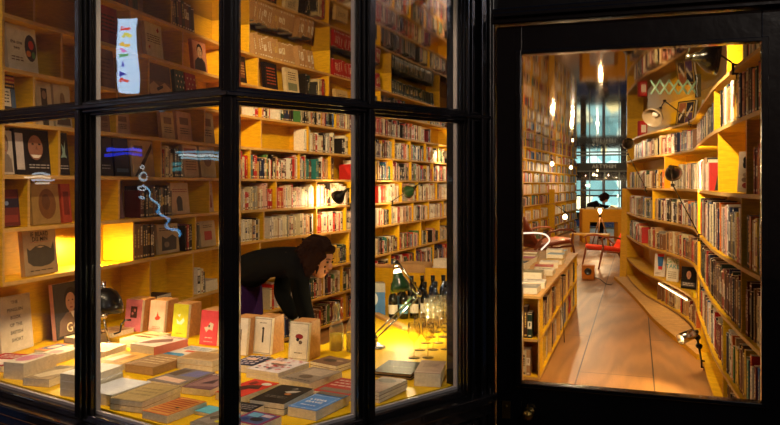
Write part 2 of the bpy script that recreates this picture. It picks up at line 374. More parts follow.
# far glazing onto the other street
GO = Vector((6.3, 27.2)); GFR = (GO, Vector((.9487, -.3162)), Vector((-.3162, -.9487)))
w3 = struct(bpy.data.objects.new('window_3', None)); C.objects.link(w3)
m = MB(); fbox(m, GFR, 0, 3.4, -.01, 0, .1, LO); m.build('glass_pane', M_GLASSD, w3)
m = MB()
for s_ in (.0, .45, .98, 1.5, 2.0, 2.6, 3.3): fbox(m, GFR, s_, s_+.035, -.03, .05, 0, LO)
for z_ in (.0, .62, 1.35, 2.04, 2.62): fbox(m, GFR, 0, 3.4, -.03, .05, z_, z_+.05)
m.build('window_frame', plain('grey_window_frame', '#6a7470', .4), w3)
m = MB(); fbox(m, GFR, .3, 2.75, .05, .09, 2.10, 2.36); m.build('frieze_board', plain('dark_frieze', '#141c22', .5), w3)
# lit building beyond it
def lit_windows():
    m = emit('lit_office_windows', '#9fd6d6', 3.0); nt = m.node_tree; e = [n for n in nt.nodes if n.type == 'EMISSION'][0]
    v = nt.nodes.new('ShaderNodeTexVoronoi'); v.inputs['Scale'].default_value = 1.6; tc = nt.nodes.new('ShaderNodeTexCoord'); nt.links.new(tc.outputs['Object'], v.inputs['Vector'])
    cr = nt.nodes.new('ShaderNodeValToRGB'); nt.links.new(v.outputs['Color'], cr.inputs['Fac'])
    el = cr.color_ramp.elements; el[0].color = lin('#5c8488'); el[0].position = .1; el[1].color = lin('#f0d890'); el[1].position = .85
    a = el.new(.45); a.color = lin('#8cbcc2'); a = el.new(.62); a.color = lin('#c4dcd8')
    nt.links.new(cr.outputs['Color'], e.inputs['Color']); return m
M_LIT = lit_windows()
fb = tag(bpy.data.objects.new('building', None), 'pale lit office front across the far street, seen through the rear glazing', 'building'); C.objects.link(fb)
BFR = (GO-Vector((.3162, .9487))*-6-Vector((.9487, -.3162))*5, Vector((.9487, -.3162)), Vector((-.3162, -.9487)))
m = MB(); fbox(m, BFR, 0, 16, -.3, 0, 0, 8, '#23282c'); m.build('wall', M_PAINT, fb)
for i in range(9):
    for j, (z0, z1) in enumerate(((.35, 1.75), (2.25, 3.7), (4.3, 5.8))):
        m = MB(); fbox(m, BFR, .4+i*1.7, 1.85+i*1.7, .0, .03, z0, z1); w_ = m.build('window', M_LIT, fb)
        m = MB(); fbox(m, BFR, .4+i*1.7+.68, .4+i*1.7+.76, .03, .07, z0, z1); fbox(m, BFR, .4+i*1.7, 1.85+i*1.7, .03, .07, (z0+z1)/2, (z0+z1)/2+.07, '#1b2226'); m.build('glazing_bar', M_PAINT, w_)
# lettering on the frieze
m = MB(); fo_ = fpt(*GFR, 1.5, .095, 2.23); x_ = Vector((.9487, -.3162, 0)); y_ = Vector((0, 0, 1)); z_ = x_.cross(y_)
FRZ = Matrix(((x_.x, 0, z_.x, fo_[0]), (x_.y, 0, z_.y, fo_[1]), (0, 1, 0, fo_[2]), (0, 0, 0, 1)))
# street in front
m = MB(); m.hexa([(-14, -8, -.2), (14, -8, -.2), (14, 3.4, -.2), (-14, 3.4, -.2), (-14, -8, -.02), (14, -8, -.02), (14, 3.4, -.02), (-14, 3.4, -.02)], '#2b2a2a'); struct(m.build('pavement', plain('wet_pavement', '#1c1c1e', .5)))
# ---------------------------------------------------------------- books
ORD = 'zeroth first second third fourth fifth sixth seventh eighth ninth tenth eleventh twelfth thirteenth fourteenth fifteenth sixteenth seventeenth eighteenth nineteenth twentieth twenty-first twenty-second twenty-third twenty-fourth twenty-fifth twenty-sixth twenty-seventh twenty-eighth twenty-ninth thirtieth thirty-first thirty-second thirty-third thirty-fourth thirty-fifth'.split()
def text_mesh(s, size, bold=0):
    cu = bpy.data.curves.new('t', 'FONT'); cu.body = s; cu.size = size; cu.align_x = 'CENTER'; cu.align_y = 'CENTER'; cu.offset = bold; cu.resolution_u = 2
    o = bpy.data.objects.new('t', cu); C.objects.link(o); bpy.context.view_layer.update()
    me = bpy.data.meshes.new_from_object(o.evaluated_get(bpy.context.evaluated_depsgraph_get()))
    mb = MB(); mb.v = [v.co.copy() for v in me.vertices]; mb.f = [tuple(p.vertices) for p in me.polygons]
    bpy.data.objects.remove(o); bpy.data.curves.remove(cu); bpy.data.meshes.remove(me)
    mb.c = [lin('#000000')]*len(mb.f); mb.m = [0]*len(mb.f); mb.sm = [False]*len(mb.f); return mb
_T = {}
def add_text(mb, s, M, size, col, bold=0):
    k = (s, size, bold)
    if k not in _T: _T[k] = text_mesh(s, size, bold)
    t = _T[k]; b = len(mb.v); mb.v += [M @ v for v in t.v]; mb.f += [tuple(b+i for i in f) for f in t.f]
    mb.c += [lin(col)]*len(t.f); mb.m += t.m; mb.sm += t.sm
def draw_art(art, w, h, z):
    pr, tx = MB(), MB()
    for k, a in enumerate(art):
        zz = z+.0004*(k+1)
        if a[0] == 'r': _, x0, y0, x1, y1, c = a; pr.face([(x0*w, y0*h, zz), (x1*w, y0*h, zz), (x1*w, y1*h, zz), (x0*w, y1*h, zz)], c)
        elif a[0] == 'e':
            _, cx, cy, rx, ry, c = a; pr.face([(cx*w+rx*w*math.cos(q*math.pi/9), cy*h+ry*h*math.sin(q*math.pi/9), zz) for q in range(18)], c)
        elif a[0] == 'p': pr.face([(x*w, y*h, zz) for x, y in a[1]], a[2])
        elif a[0] == 'l':
            _, x0, y0, x1, y1, n, c = a
            for i in range(n):
                yy = y1-(y1-y0)*(i+.25)/n; hh = (y1-y0)/n*.42; xs = x0; r = random.Random(i*7+int(x0*90))
                while xs < x1-.02:
                    xe = min(x1, xs+r.uniform(.06, .2)); pr.face([(xs*w, (yy-hh)*h, zz), (xe*w, (yy-hh)*h, zz), (xe*w, yy*h, zz), (xs*w, yy*h, zz)], c); xs = xe+.03
        elif a[0] == 't': _, s, cx, cy, size, c = a; add_text(tx, s, Matrix.Translation((cx*w, cy*h, zz)), size, c, .0006)
    return pr, tx
def book(M, w, h, t, col, label, art=(), group=None, pages='#e9dfc6', spine=None, name='book', spine_right=False, soft=True):
    b = thing(name, label, 'book', M, group)
    e = .0012 if soft else .003; o = 0 if soft else .003
    sp = spine or col; m = MB()
    m.box(0, w, 0, h, t-e, t, col); m.box(0, w, 0, h, 0, e, col)
    if spine_right: m.box(w-e, w, 0, h, e, t-e, sp)
    else: m.box(0, e, 0, h, e, t-e, sp)
    cv = m.build('cover', M_COVER, b)
    m = MB(); x0, x1 = (o, w-e) if spine_right else (e, w-o)
    cols = [pages]*6
    m.box(x0, x1, o, h-o, e, t-e, cols=cols)
    # a few page-edge lines so the block reads as leaves
    n = max(2, int(t/.006))
    for i in range(1, n):
        z = e+(t-2*e)*i/n; c = '#c9bc9c'
        m.box(x0-(.0003 if spine_right else 0), x1+(0 if spine_right else .0003), o-.0003, h-o+.0003, z, z+.0007, c)
    m.build('page_block', M_BOOK, b)
    pr, tx = draw_art(art, w, h, t)
    if pr.f: pr.build('cover_print', M_COVER, cv)
    if tx.f: tx.build('title_lettering', M_COVER, cv)
    return b

# ---------------- shelf books (spine out)
PAL = {
 'mix': [('cream','#d9cba6',9),('white','#e8e2d6',9),('pale pink','#d8a99a',4),('tan','#b48d62',5),('brown','#6f4a30',5),('dark brown','#3c2519',4),('black','#120f0c',8),('charcoal','#32302f',3),('navy','#1a2648',5),('blue','#3c64a0',4),('teal','#2f7d7c',2),('green','#4c7a44',2),('dark green','#24402c',2),('olive','#7c7434',2),('yellow','#d9b02e',3),('orange','#cf6a26',4),('red','#b8241c',9),('maroon','#6a181e',6),('purple','#553468',1),('grey','#8b8781',2)],
 'pale': [('cream','#e2d6b4',14),('white','#ebe4d6',12),('pale pink','#dcb09e',5),('tan','#c09a6e',4),('red','#b52a22',3),('grey','#9a958c',3),('black','#1a1512',3),('orange','#cf7a36',1)],
 'dark': [('black','#17130f',8),('charcoal','#343230',6),('dark brown','#3c2519',7),('maroon','#5a1a1e',4),('brown','#6f4a30',6),('dark green','#22362a',4),('navy','#1d2744',3),('red','#9c241e',3),('tan','#a07a50',3),('cream','#cbb98e',2)],
 'warm': [('brown','#7a5233',5),('tan','#b38a5c',6),('cream','#d6c59c',5),('red','#ae2c20',4),('maroon','#6a1c22',3),('dark brown','#3c2519',4),('orange','#c4642a',2),('black','#17130f',4),('grey','#807a70',2)],
 'red': [('red','#b5231c',1)], 'tanrow': [('tan','#b98f62',1)], 'slate': [('dark green','#24443e',2),('charcoal','#2c3434',2)],
}
PANES = [((0, 77), 'first window pane'), ((98, 222), 'second window pane'), ((239, 356), 'third window pane'), ((373, 458), 'fourth window pane')]
def pane_of(px, py):
    for (a, b), nm in PANES:
        if a-1 <= px <= b+1:
            d = abs(px-230)
            if -3 < py < (88 if d < 200 else 104)+.09*d*.5 or 104+.06*d < py < 445-.2*d: return nm
    if 521 <= px <= 763 and 42 <= py <= 403: return 'door glass'
    return None
REC = []
def spine_book(w, h, d, hexc, rich=True, rng=random):
    m = MB(); pg = '#ddd0b0'
    m.box(0, w, 0, d, 0, h, cols=[pg, pg, hexc, hexc, pg, hexc])
    # the pages sit a little below the cover boards at the top
    if rich:
        dark = sum(lin(hexc)[:3]) < .9; ink = rng.choice(['#e8dcc0', '#d9b867', '#f2ece0']) if dark else rng.choice(['#231a16', '#8c1d18', '#1f2f5c', '#3a2a20'])
        y = -.0005; z0 = h*rng.uniform(.30, .42); z1 = h*rng.uniform(.72, .90)
        st = rng.random()
        if st < .55:                                # a run of lettering up the spine
            z = z0
            while z < z1:
                l = rng.uniform(.008, .022); m.face([(w*.32, y, z), (w*.68, y, z), (w*.68, y, z+l), (w*.32, y, z+l)], ink); z += l+.006
        elif st < .8:                               # a coloured band
            m.face([(0, y, z0), (w, y, z0), (w, y, z1*.85), (0, y, z1*.85)], ink)
            m.face([(w*.35, y*2, z0+.02), (w*.65, y*2, z0+.02), (w*.65, y*2, z1*.8), (w*.35, y*2, z1*.8)], hexc)
        m.face([(w*.2, y, h*.06), (w*.8, y, h*.06), (w*.8, y, h*.06+.012), (w*.2, y, h*.06+.012)], ink)
        if st > .6: m.face([(0, y, h*.93), (w, y, h*.93), (w, y, h*.96), (0, y, h*.96)], ink)
    return m
def record(M, w, h, d, cname, hexc, region, rng, rich=True):
    cs = [M @ Vector(p) for p in ((0, 0, 0), (w, 0, 0), (w, 0, h), (0, 0, h))]
    if min(c.y for c in cs) < 1: return
    q = [proj(c) for c in cs]; cx = sum(a[0] for a in q)/4; cy = sum(a[1] for a in q)/4
    ar = abs(sum(q[i][0]*q[(i+1) % 4][1]-q[(i+1) % 4][0]*q[i][1] for i in range(4)))/2
    REC.append(dict(M=M, w=w, h=h, d=d, cn=cname, hx=hexc, reg=region, px=cx, py=cy, area=ar, pane=pane_of(cx, cy), rich=rich, seed=rng.random()))
def fill(path, side, s0, s1, z, H, pal='mix', region='', thick=(.016, .036), hh=(.17, .235), dep=(.12, .15), gap=.10, skip=(), rich=True, tilt=0, inset=.02, seed=0, coherent=.25):
    rng = random.Random(seed*31+int(s0*100)+int(z*1000)); s = s0+.01; P = PAL[pal]; names = [p for p in P]; wts = [p[2] for p in P]
    last = None; th = 0; hmx = min(hh[1], H-.012)
    if tilt: s += hmx*math.sin(tilt)+.01
    while s < s1-.02:
        if any(a-.005 <= s <= b for a, b in skip):
            s = max(b for a, b in skip if a-.005 <= s <= b)+.012; 
            if tilt: s += hmx*math.sin(tilt)
            continue
        if rng.random() < gap*.12: s += rng.uniform(.05, .22); last = None; continue
        if last is None or rng.random() > coherent: last = rng.choices(names, wts)[0]; lh = rng.uniform(hh[0], hmx); lw = rng.uniform(*thick)
        w = lw; h = min(hmx, lh+(rng.random()-.5)*.003); d = rng.uniform(*dep)
        if s+w > s1 or any(s < a < s+w+.004 for a, b in skip):
            nx = [b for a, b in skip if s < a < s+w+.004]
            if nx: s = nx[0]+.012; continue
            break
        t = path.tan(s+w/2); n = path.nrm(s+w/2, side); p = path.off(s if side > 0 else s+w, inset+rng.uniform(0, .012), side)
        x = t if side > 0 else -t
        Mx = Matrix(((x.x, n.x, 0, p.x), (x.y, n.y, 0, p.y), (0, 0, 1, z+.0005), (0, 0, 0, 1)))
        if tilt: Mx = Mx @ Matrix.Rotation(-tilt, 4, 'Y')
        record(Mx, w-.0012, h, d, last[0], last[1], region, rng, rich)
        s += (w/math.cos(tilt) if tilt else w)+.0008

PLYS, PLYE, PLYB = '#e2b012', '#d0a45c', '#d0a20a'
add_text(m, 'ARTYHIM', FRZ, .20, '#8c9698'); m.build('frieze_lettering', M_PAINT, w3)
def bookcase(name, label, path, side, s0, s1, shelves, D, divs, top, t=.022, seed=1, fins=(), base=None, back=True, group=None, cut=None):
    """divs: {row index: [s...]}"""
    b = thing(name, label, 'bookcase', Matrix.Translation((*path.pos((s0+s1)/2), 0)), group); inv = b.matrix_world.inverted()
    def fin(mb, nm, bev=0): return mb.build(nm, M_PLY, b, M=inv, bevel=bev)
    for i, z in enumerate(shelves):
        c0 = cut if (cut and i >= 7) else s0
        m = MB(); ribbon(m, path, c0, s1, 0, D, z-t, z, side, PLYS, PLYE); fin(m, 'shelf')
    if back:
        m = MB(); ribbon(m, path, s0, s1, D, D+.012, 0, top, side, PLYB); fin(m, 'back_panel')
    for i, row in enumerate(divs):
        z0 = shelves[i]; z1 = (shelves[i-1]-t) if i else top
        for s in row:
            if not s0-.02 <= s <= s1+.02 or (cut and i >= 7 and s < cut): continue
            m = MB(); ribbon(m, path, max(s0, s-.009), min(s1, s+.009), .006, D, z0, z1, side, PLYS, PLYE, n=1); fin(m, 'divider')
    for s in fins:
        m = MB(); ribbon(m, path, s-.011, s+.011, -.16, -.001, 0, 1.45, side, PLYS, PLYE, n=1); fin(m, 'end_panel')
    return b

ZL = [2.81, 2.52, 2.23, 1.94, 1.65, 1.36, 1.07, .70, .38, .06]
ROWN = ['top', 'second', 'third', 'fourth', 'fifth', 'sixth', 'seventh', 'eighth', 'ninth', 'bottom']
S = LW.s_px; sA, sB, sCc = S(237), S(466), LW.len
def zc(i, top=HI): return (ZL[i-1]-.022 if i else top)
# dividers, section A read off the photograph
DIVA = [[S(30), S(172)], [S(36), S(131), S(183), S(229)], [S(63), S(150), S(231)], [S(36), S(118), S(205)], [S(60), S(162), S(226)], [S(30), S(120), S(210)], [S(-4), S(134), S(196)], [S(151), S(194)], [S(151)], [S(151)]]
DIVA = [[x for x in r if .42 < x < sA-.02]+[.392, sA-.01] for r in DIVA]
def rdiv(s0, s1, seed, lo=.62, hi=1.0):
    out = []
    for i in range(10):
        r = random.Random(seed+i*13); s = s0+r.uniform(.2, .7); row = []
        while s < s1-.15: row.append(s); s += r.uniform(lo, hi)
        out.append(row)
    return out
DIVB = rdiv(sA+.02, sB, 5); DIVB[0] = [S(250), S(331), S(392), S(440)]; DIVB[1] = [S(259), S(330), S(381), S(430)]; DIVB[2] = [S(262), S(337), S(452)]
DIVB = [[x for x in r]+[sA+.012, sB-.01] for r in DIVB]
DIVC = rdiv(sB+.02, sCc, 11, .9, 1.4)
bookcase('tall_bookcase', 'yellow wall bookcase with covers facing out behind the first two window panes', LW, 1, .38, sA, ZL, .24, DIVA, HI, cut=S(150))
bookcase('tall_bookcase', 'yellow wall bookcase full of spines behind the third and fourth window panes', LW, 1, sA+.001, sB, ZL, .24, DIVB, HI)
ZC = [2.52, 2.23, 1.94, 1.65, 1.36, 1.07, .70, .38, .06]
bookcase('tall_bookcase', 'long yellow wall bookcase far down the shop, seen past the low bookcase', LW, 1, sB+.001, sCc, ZC, .24, DIVC[:9], LO, fins=(S(549),))

def cs(divs, i): return [(d-.012, d+.012) for d in divs[i]]
palB = ['mix', 'mix', 'mix', 'mix', 'mix', 'pale', 'pale', 'mix', 'mix', 'mix']
for i, z in enumerate(ZL):
    H = zc(i)-z
    rg = ('L', i)
    if i == 0:
        # leaning tan books, then a red run, then slate-coloured books
        fill(LW, 1, S(254), S(318), z, H, 'tanrow', rg, thick=(.03, .045), hh=(.19, .22), tilt=.22, skip=cs(DIVB, 0), seed=1, gap=.1)
        fill(LW, 1, S(333), S(383), z, H, 'red', rg, thick=(.03, .04), hh=(.18, .2), tilt=.2, skip=cs(DIVB, 0), seed=2, gap=0)
        fill(LW, 1, S(393), S(436), z, H, 'slate', rg, thick=(.03, .05), hh=(.18, .2), tilt=.2, skip=cs(DIVB, 0), seed=3, gap=.2)
        fill(LW, 1, S(172), S(200), z, H, 'dark', rg, thick=(.03, .045), hh=(.2, .23), tilt=.12, skip=cs(DIVA, 0), seed=4, gap=0)
        fill(LW, 1, S(104), S(150), z, H, 'dark', rg, thick=(.03, .045), hh=(.2, .23), tilt=.1, skip=cs(DIVA, 0), seed=4, gap=.1)
    elif i == 1:
        fill(LW, 1, S(307), S(328), z, H, 'dark', rg, skip=cs(DIVB, 1), seed=5, gap=.9)
        fill(LW, 1, S(376), sB-.02, z, H, 'dark', rg, skip=cs(DIVB, 1), seed=7, gap=.9)
    elif i == 2:
        fill(LW, 1, S(255), S(357), z, H, 'mix', rg, skip=cs(DIVB, 2), seed=8, gap=.4)
        fill(LW, 1, S(372), S(432), z, H, 'warm', rg, skip=cs(DIVB, 2), seed=8, gap=.4)
    elif i == 3:
        fill(LW, 1, S(306), S(356), z, H, 'pale', rg, skip=cs(DIVB, 3), seed=9)
        fill(LW, 1, S(372), sB-.02, z, H, 'mix', rg, skip=cs(DIVB, 3), seed=10)
    elif i == 7:
        fill(LW, 1, S(262), sB-.02, z, .26, 'mix', rg, skip=cs(DIVB, 7), seed=11, hh=(.16, .22))
    else:
        fill(LW, 1, sA+.05, sB-.02, z, H, palB[i], rg, skip=cs(DIVB, i), seed=12+i, hh=(.165, .25) if i != 6 else (.19, .225))
    if i == 7:
        fill(LW, 1, S(200), S(209), z, H, 'pale', rg, skip=cs(DIVA, 7), seed=30, thick=(.03, .045))
    if i == 6:
        fill(LW, 1, S(137), S(161), z, H, 'warm', rg, skip=cs(DIVA, 6), seed=31, hh=(.23, .25), thick=(.025, .045), coherent=.6)
        fill(LW, 1, S(187), S(203), z, H, 'dark', rg, skip=cs(DIVA, 6), seed=32, hh=(.2, .24))
    if i == 5:
        fill(LW, 1, S(143), S(176), z, H, 'dark', rg, skip=cs(DIVA, 5), seed=33)
    if i == 4:
        fill(LW, 1, S(164), S(189), z, H, 'dark', rg, skip=cs(DIVA, 4), seed=34)
for i, z in enumerate(ZC):
    H = (ZC[i-1]-.022 if i else LO)-z
    if H < .15: continue
    fill(LW, 1, sB+.03, sCc-.1, z, H, ['warm', 'mix', 'mix', 'mix', 'pale', 'mix', 'pale', 'mix', 'mix'][i], ('F', i), thick=(.03, .06), skip=cs(DIVC, i)+[(S(549)-.03, S(549)+.03)], rich=False, seed=40+i)

# ---------------- right-hand bookcase
ZR = [2.30, 1.98, 1.545, 1.13, .745, .37, .08]
SR = RW.s_px
RNAMES = ['topmost shelf', 'second shelf down', 'eye-level shelf', 'shelf below eye level', 'knee-high shelf', 'shelf above the plinth', 'plinth']
DIVR = [[SR(726)], [SR(713)], [SR(745), SR(717), SR(664)], [SR(740), SR(697), SR(652)], [SR(697), SR(740)], [SR(722), SR(697)], [SR(722), SR(700)]]
DIVR = [r+[.012, RW.len-.01] for r in DIVR]
sR1 = RW.len
rb = bookcase('curved_bookcase', 'curving yellow bookcase along the wall behind the door glass', RW, -1, 0, sR1, ZR, .27, DIVR, LO, t=.024)
def fr(i, a, b, pal, seed, **k):
    H = (ZR[i-1]-.024 if i else LO)-ZR[i]
    s0, s1 = sorted((SR(a), SR(b)))
    fill(RW, -1, max(s0, .02), min(s1, sR1-.02), ZR[i], H, pal, ('R', i), skip=cs(DIVR, i), seed=seed, **k)
fr(1, 775, 716, 'mix', 61, thick=(.03, .05), hh=(.24, .275), gap=0, coherent=.1, dep=(.16, .19))
fr(1, 712, 694, 'dark', 62, thick=(.02, .04), hh=(.2, .24), gap=0)
fr(1, 690, 632, 'mix', 63, thick=(.025, .05), hh=(.19, .25), gap=.2)
fr(2, 775, 747, 'mix', 64, thick=(.02, .04), hh=(.24, .27), gap=0, coherent=.15, dep=(.16, .19))
fr(2, 706, 668, 'pale', 65, thick=(.02, .05), hh=(.20, .29), gap=.1)
fr(2, 662, 628, 'mix', 66, thick=(.02, .04), hh=(.18, .25))
fr(3, 775, 697, 'mix', 67, thick=(.03, .055), hh=(.27, .34), gap=0, coherent=.1, dep=(.17, .2))
fr(3, 697, 628, 'mix', 68, thick=(.02, .045), hh=(.22, .29), gap=.05)
fr(4, 775, 697, 'dark', 69, thick=(.025, .05), hh=(.25, .31), gap=0, coherent=.15, dep=(.17, .2))
fr(4, 697, 646, 'warm', 70, thick=(.02, .045), hh=(.2, .28), gap=.05)
fr(4, 640, 628, 'mix', 71, thick=(.02, .045), hh=(.2, .28))
fr(5, 775, 697, 'mix', 72, thick=(.025, .05), hh=(.22, .29), gap=0, coherent=.15, dep=(.17, .2))
fr(6, 775, 720, 'dark', 73, thick=(.025, .04), hh=(.19, .23), gap=.3)
fr(6, 694, 655, 'warm', 74, thick=(.02, .04), hh=(.16, .22), gap=.9)
fr(0, 775, 738, 'pale', 75, thick=(.02, .04), hh=(.2, .3), gap=.4)
# ---------------------------------------------------------------- covers shown facing out on the window-side bookcase
def portrait(bg, skin, cloth, hair='#2a1a12'):
    return [('r', .04, .03, .96, .97, bg), ('p', [(.08, .05), (.92, .05), (.86, .34), (.66, .46), (.36, .46), (.14, .32)], cloth), ('e', .52, .70, .21, .21, hair), ('e', .5, .64, .155, .175, skin), ('r', .43, .44, .57, .52, skin),
            ('e', .44, .67, .022, .012, '#20140e'), ('e', .56, .67, .022, .012, '#20140e'), ('p', [(.5, .66), (.53, .59), (.48, .59)], '#a8765a'), ('e', .5, .54, .05, .014, '#8a3a30')]
def lines(c='#3a2f28', y0=.1, y1=.35, n=4): return [('l', .15, y0, .85, y1, n, c)]
def faceout(px0, px1, py, zbase, t, col, art, label, path=LW, side=1, lean=.10, inset=.045, hmax=.262, turn=0, **k):
    s0, s1 = sorted((path.s_px(px0), path.s_px(px1)))
    if path is LW and zbase in ZL:
        for dd in DIVA[ZL.index(zbase)]+DIVB[ZL.index(zbase)]:
            if s0-.014 < dd < s1+.014:
                if dd-s0 < s1-dd: s0 = dd+.016
                else: s1 = dd-.016
    w = s1-s0; mid = path.pos((s0+s1)/2)
    h = min(hmax, max(.12, EYE-(py-PY)*mid.y/F-zbase)); w = min(w, .30)
    tt = path.tan((s0+s1)/2); n = path.nrm((s0+s1)/2, side); x = tt if side > 0 else -tt
    if turn:
        c, s = math.cos(turn), math.sin(turn); x = Vector((x.x*c-x.y*s, x.x*s+x.y*c)); vr = Vector((mid.x, mid.y)).normalized(); pp = Vector((vr.y, -vr.x))
        w = min(.26, abs(px1-px0)/F*mid.y/max(.4, abs(x.dot(pp)))); inset = inset+w/2*abs(x.dot(n)); n = Vector((-x.y, x.x))
    sm = (s0+s1)/2; o = path.off(sm, inset, side)+n*t-x*(w/2)
    M = Matrix(((x.x, 0, -n.x, o.x), (x.y, 0, -n.y, o.y), (0, 1, 0, zbase+.002), (0, 0, 0, 1))) @ Matrix.Rotation(-lean, 4, 'X')
    return book(M, w, h/math.cos(lean)-.004, t, col, label, art, **k)
A = 'covers facing out on the window-side wall shelves'
fo = lambda *a, **k: faceout(*a, group=A, **k)
fo(16, 46, 21, ZL[2], .025, '#d8cdb8', [('e', .78, .55, .2, .3, '#2c2430'), ('e', .8, .62, .09, .1, '#c0372c'), ('e', .7, .42, .08, .07, '#cf7a2c'), ('e', .86, .4, .06, .08, '#3f7a50'), ('t', 'the one', .3, .62, .028, '#4a2b28'), ('t', 'two', .3, .5, .028, '#4a2b28'), ('l', .1, .2, .5, .32, 2, '#6b4b40')], 'white book with a bright picture on its cover, high in the first window pane')
fo(2, 25, 68, ZL[3], .03, '#2c2a30', [('r', .0, .82, 1, .97, '#a03a30'), ('l', .0, .72, 1, .97, 3, '#d0a040'), ('r', .05, .32, .72, .70, '#cfc3ae'), ('l', .12, .38, .64, .66, 4, '#4a4038'), ('r', .74, .3, .98, .7, '#46607a'), ('r', .05, .06, .95, .26, '#3a3026')], 'patterned dark book with a pale label, just above the transom in the first pane')
fo(46, 61, 76, ZL[3], .02, '#b9a98e', [('r', .3, .0, .7, .85, '#3b332e'), ('e', .5, .7, .15, .1, '#8c7360')], 'narrow beige book with a dark figure beside the bald portrait cover')
fo(62, 78, 79, ZL[3], .02, '#c3b69c', portrait('#c3b69c', '#8c745e', '#5a4c42', '#c3b69c'), 'pale cover with a bald man portrait, above the transom in the first pane')
fo(106, 125, 4, ZL[1], .03, '#8e2420', [('l', .15, .3, .85, .8, 5, '#3a1412')], 'dark red book facing out near the top of the second pane')
fo(152, 169, 19, ZL[1], .03, '#d2c3a2', [('p', [(.68, .84), (.78, .92), (.84, .82), (.74, .76)], '#a03026'), ('l', .1, .42, .85, .68, 4, '#5a3a30'), ('p', [(.12, .3), (.24, .34), (.2, .22)], '#a03026')], 'cream book with small red marks, centre of the upper second pane')
fo(199, 213, 39, ZL[1], .03, '#b86a4e', portrait('#d08e70', '#e0b898', '#241c22'), 'salmon cover with a photo of people near the bay corner, upper pane')
fo(104, 122, 44, ZL[2], .03, '#7c5836', [('l', .15, .2, .8, .8, 6, '#5a3c22')], 'plain brown cover above the transom in the second pane')
fo(153, 181, 64, ZL[2], .025, '#6b4a30', [('p', [(0, .1), (1, .1), (1, .35), (.7, .5), (.45, .36), (.2, .48), (0, .35)], '#c09a6a'), ('r', 0, .5, 1, .95, '#4e372a'), ('p', [(.3, .3), (.6, .42), (.62, .34), (.35, .22)], '#241812')], 'brown landscape picture cover above the transom in the second pane')
DOT = lambda c: [('e', .2+.3*i+.15*(j % 2), .15+.17*j, .05, .035, c) for i in range(3) for j in range(5)]
fo(182, 191, 68, ZL[2], .03, '#1f4a44', DOT('#d8cfa8'), 'green book with pale dots beside the red dotted one')
fo(192, 203, 71, ZL[2], .03, '#96202c', DOT('#e0c89c'), 'red book with pale dots beside the green dotted one')
fo(2, 22, 130, ZL[4], .02, '#c4b8ac', portrait('#b5a99e', '#8a7268', '#7a6c64', '#6a5a52'), 'faded white portrait cover just under the transom in the first pane')
fo(24, 57, 128, ZL[4], .03, '#16141a', [('e', .60, .62, .30, .34, '#120e0e'), ('e', .58, .60, .22, .28, '#9c6a54'), ('p', [(.42, .44), (.74, .44), (.66, .37), (.5, .37)], '#efe4da'), ('e', .5, .68, .04, .02, '#150e0c'), ('e', .7, .68, .04, .02, '#150e0c'), ('p', [(.6, .66), (.65, .56), (.57, .56)], '#7c4f3e'), ('r', .0, .1, .22, .9, '#c2b4ae'), ('l', .35, .12, .95, .24, 2, '#b0a8a8')], 'black cover with a large smiling face, upper part of the first pane')
fo(64, 77, 130, ZL[4], .03, '#19171c', [('p', [(.3, .4), (.5, .52), (.45, .75), (.62, .62), (.75, .82), (.72, .5), (.85, .4), (.6, .42)], '#8fb0a4'), ('l', .1, .12, .9, .24, 2, '#b0a8a8')], 'black cover with a pale leaf beside the smiling face book')
fo(106, 119, 125, ZL[4], .03, '#17151c', [('l', .2, .15, .8, .3, 2, '#8c8890')], 'black book behind the second pane, third face-out shelf above the glowing cell')
fo(121, 137, 128, ZL[4], .03, '#1d1b22', [('r', .1, .1, .9, .2, '#4a5a70')], 'near-black book with a blue-grey strip behind the second pane')
fo(140, 160, 137, ZL[4], .02, '#b59c80', [('p', [(.05, .0), (.95, .95), (.95, .8), (.3, .05)], '#3a3032'), ('r', .1, .75, .5, .85, '#6a5a4c')], 'beige cover crossed by a dark diagonal, second pane')
fo(190, 204, 145, ZL[4], .03, '#c8a488', [('r', .1, .7, .9, .9, '#a85040'), ('l', .15, .2, .85, .6, 5, '#7a5a4a')], 'pinkish tan cover two shelves above the pale figure book')
fo(207, 221, 147, ZL[4], .03, '#bca894', [('e', .5, .55, .25, .2, '#8a6a58')], 'beige cover with a brown disc near the bay corner')
for a, b_, c, nm in ((107, 120, '#8d6a52', 'brown'), (122, 136, '#a98670', 'rosy tan'), (168, 181, '#c6aa86', 'cream'), (184, 198, '#c79a84', 'pale pink'), (207, 220, '#a08a70', 'khaki')):
    fo(a, b_, 112, ZL[3], .03, c, [('r', .2, .55, .8, .8, '#6a4a3a'), ('l', .2, .2, .8, .45, 3, '#4a3830')], f'{nm} cover on the shelf just under the transom, second pane')
fo(5, 36, 190, ZL[5], .06, '#6a2c28', [('r', 0, .5, 1, .75, '#242034'), ('r', .1, .1, .9, .3, '#8c3a30'), ('e', .4, .62, .1, .06, '#7a8ab0')], 'dark red and navy cover on the shelf over the bearded cover')
fo(40, 68, 184, ZL[5], .03, '#a5824a', [('e', .55, .5, .32, .38, '#7a4c26'), ('e', .5, .55, .15, .2, '#5f3a20')], 'tan cover with a brown shape on the shelf over the glowing cell')
fo(70, 78, 184, ZL[5], .03, '#b0452c', [('r', .2, .2, .8, .8, '#7c2c20')], 'orange-red cover half hidden by the first mullion')
fo(112, 130, 181, ZL[5], .03, '#4a2c22', [('e', .4, .6, .2, .3, '#1a1414'), ('p', [(.5, 0), (.9, 0), (.8, .7), (.6, .5)], '#6a4a5c')], 'dark brown figure cover on the shelf over the glowing cell, second pane')
fo(178, 195, 183, ZL[5], .03, '#c3a184', [('e', .45, .38, .17, .2, '#1d1817'), ('r', .3, .1, .6, .3, '#1d1817'), ('l', .1, .68, .9, .82, 2, '#8c3c30')], 'cream cover with a black figure, second pane, shelf above the brown spines')
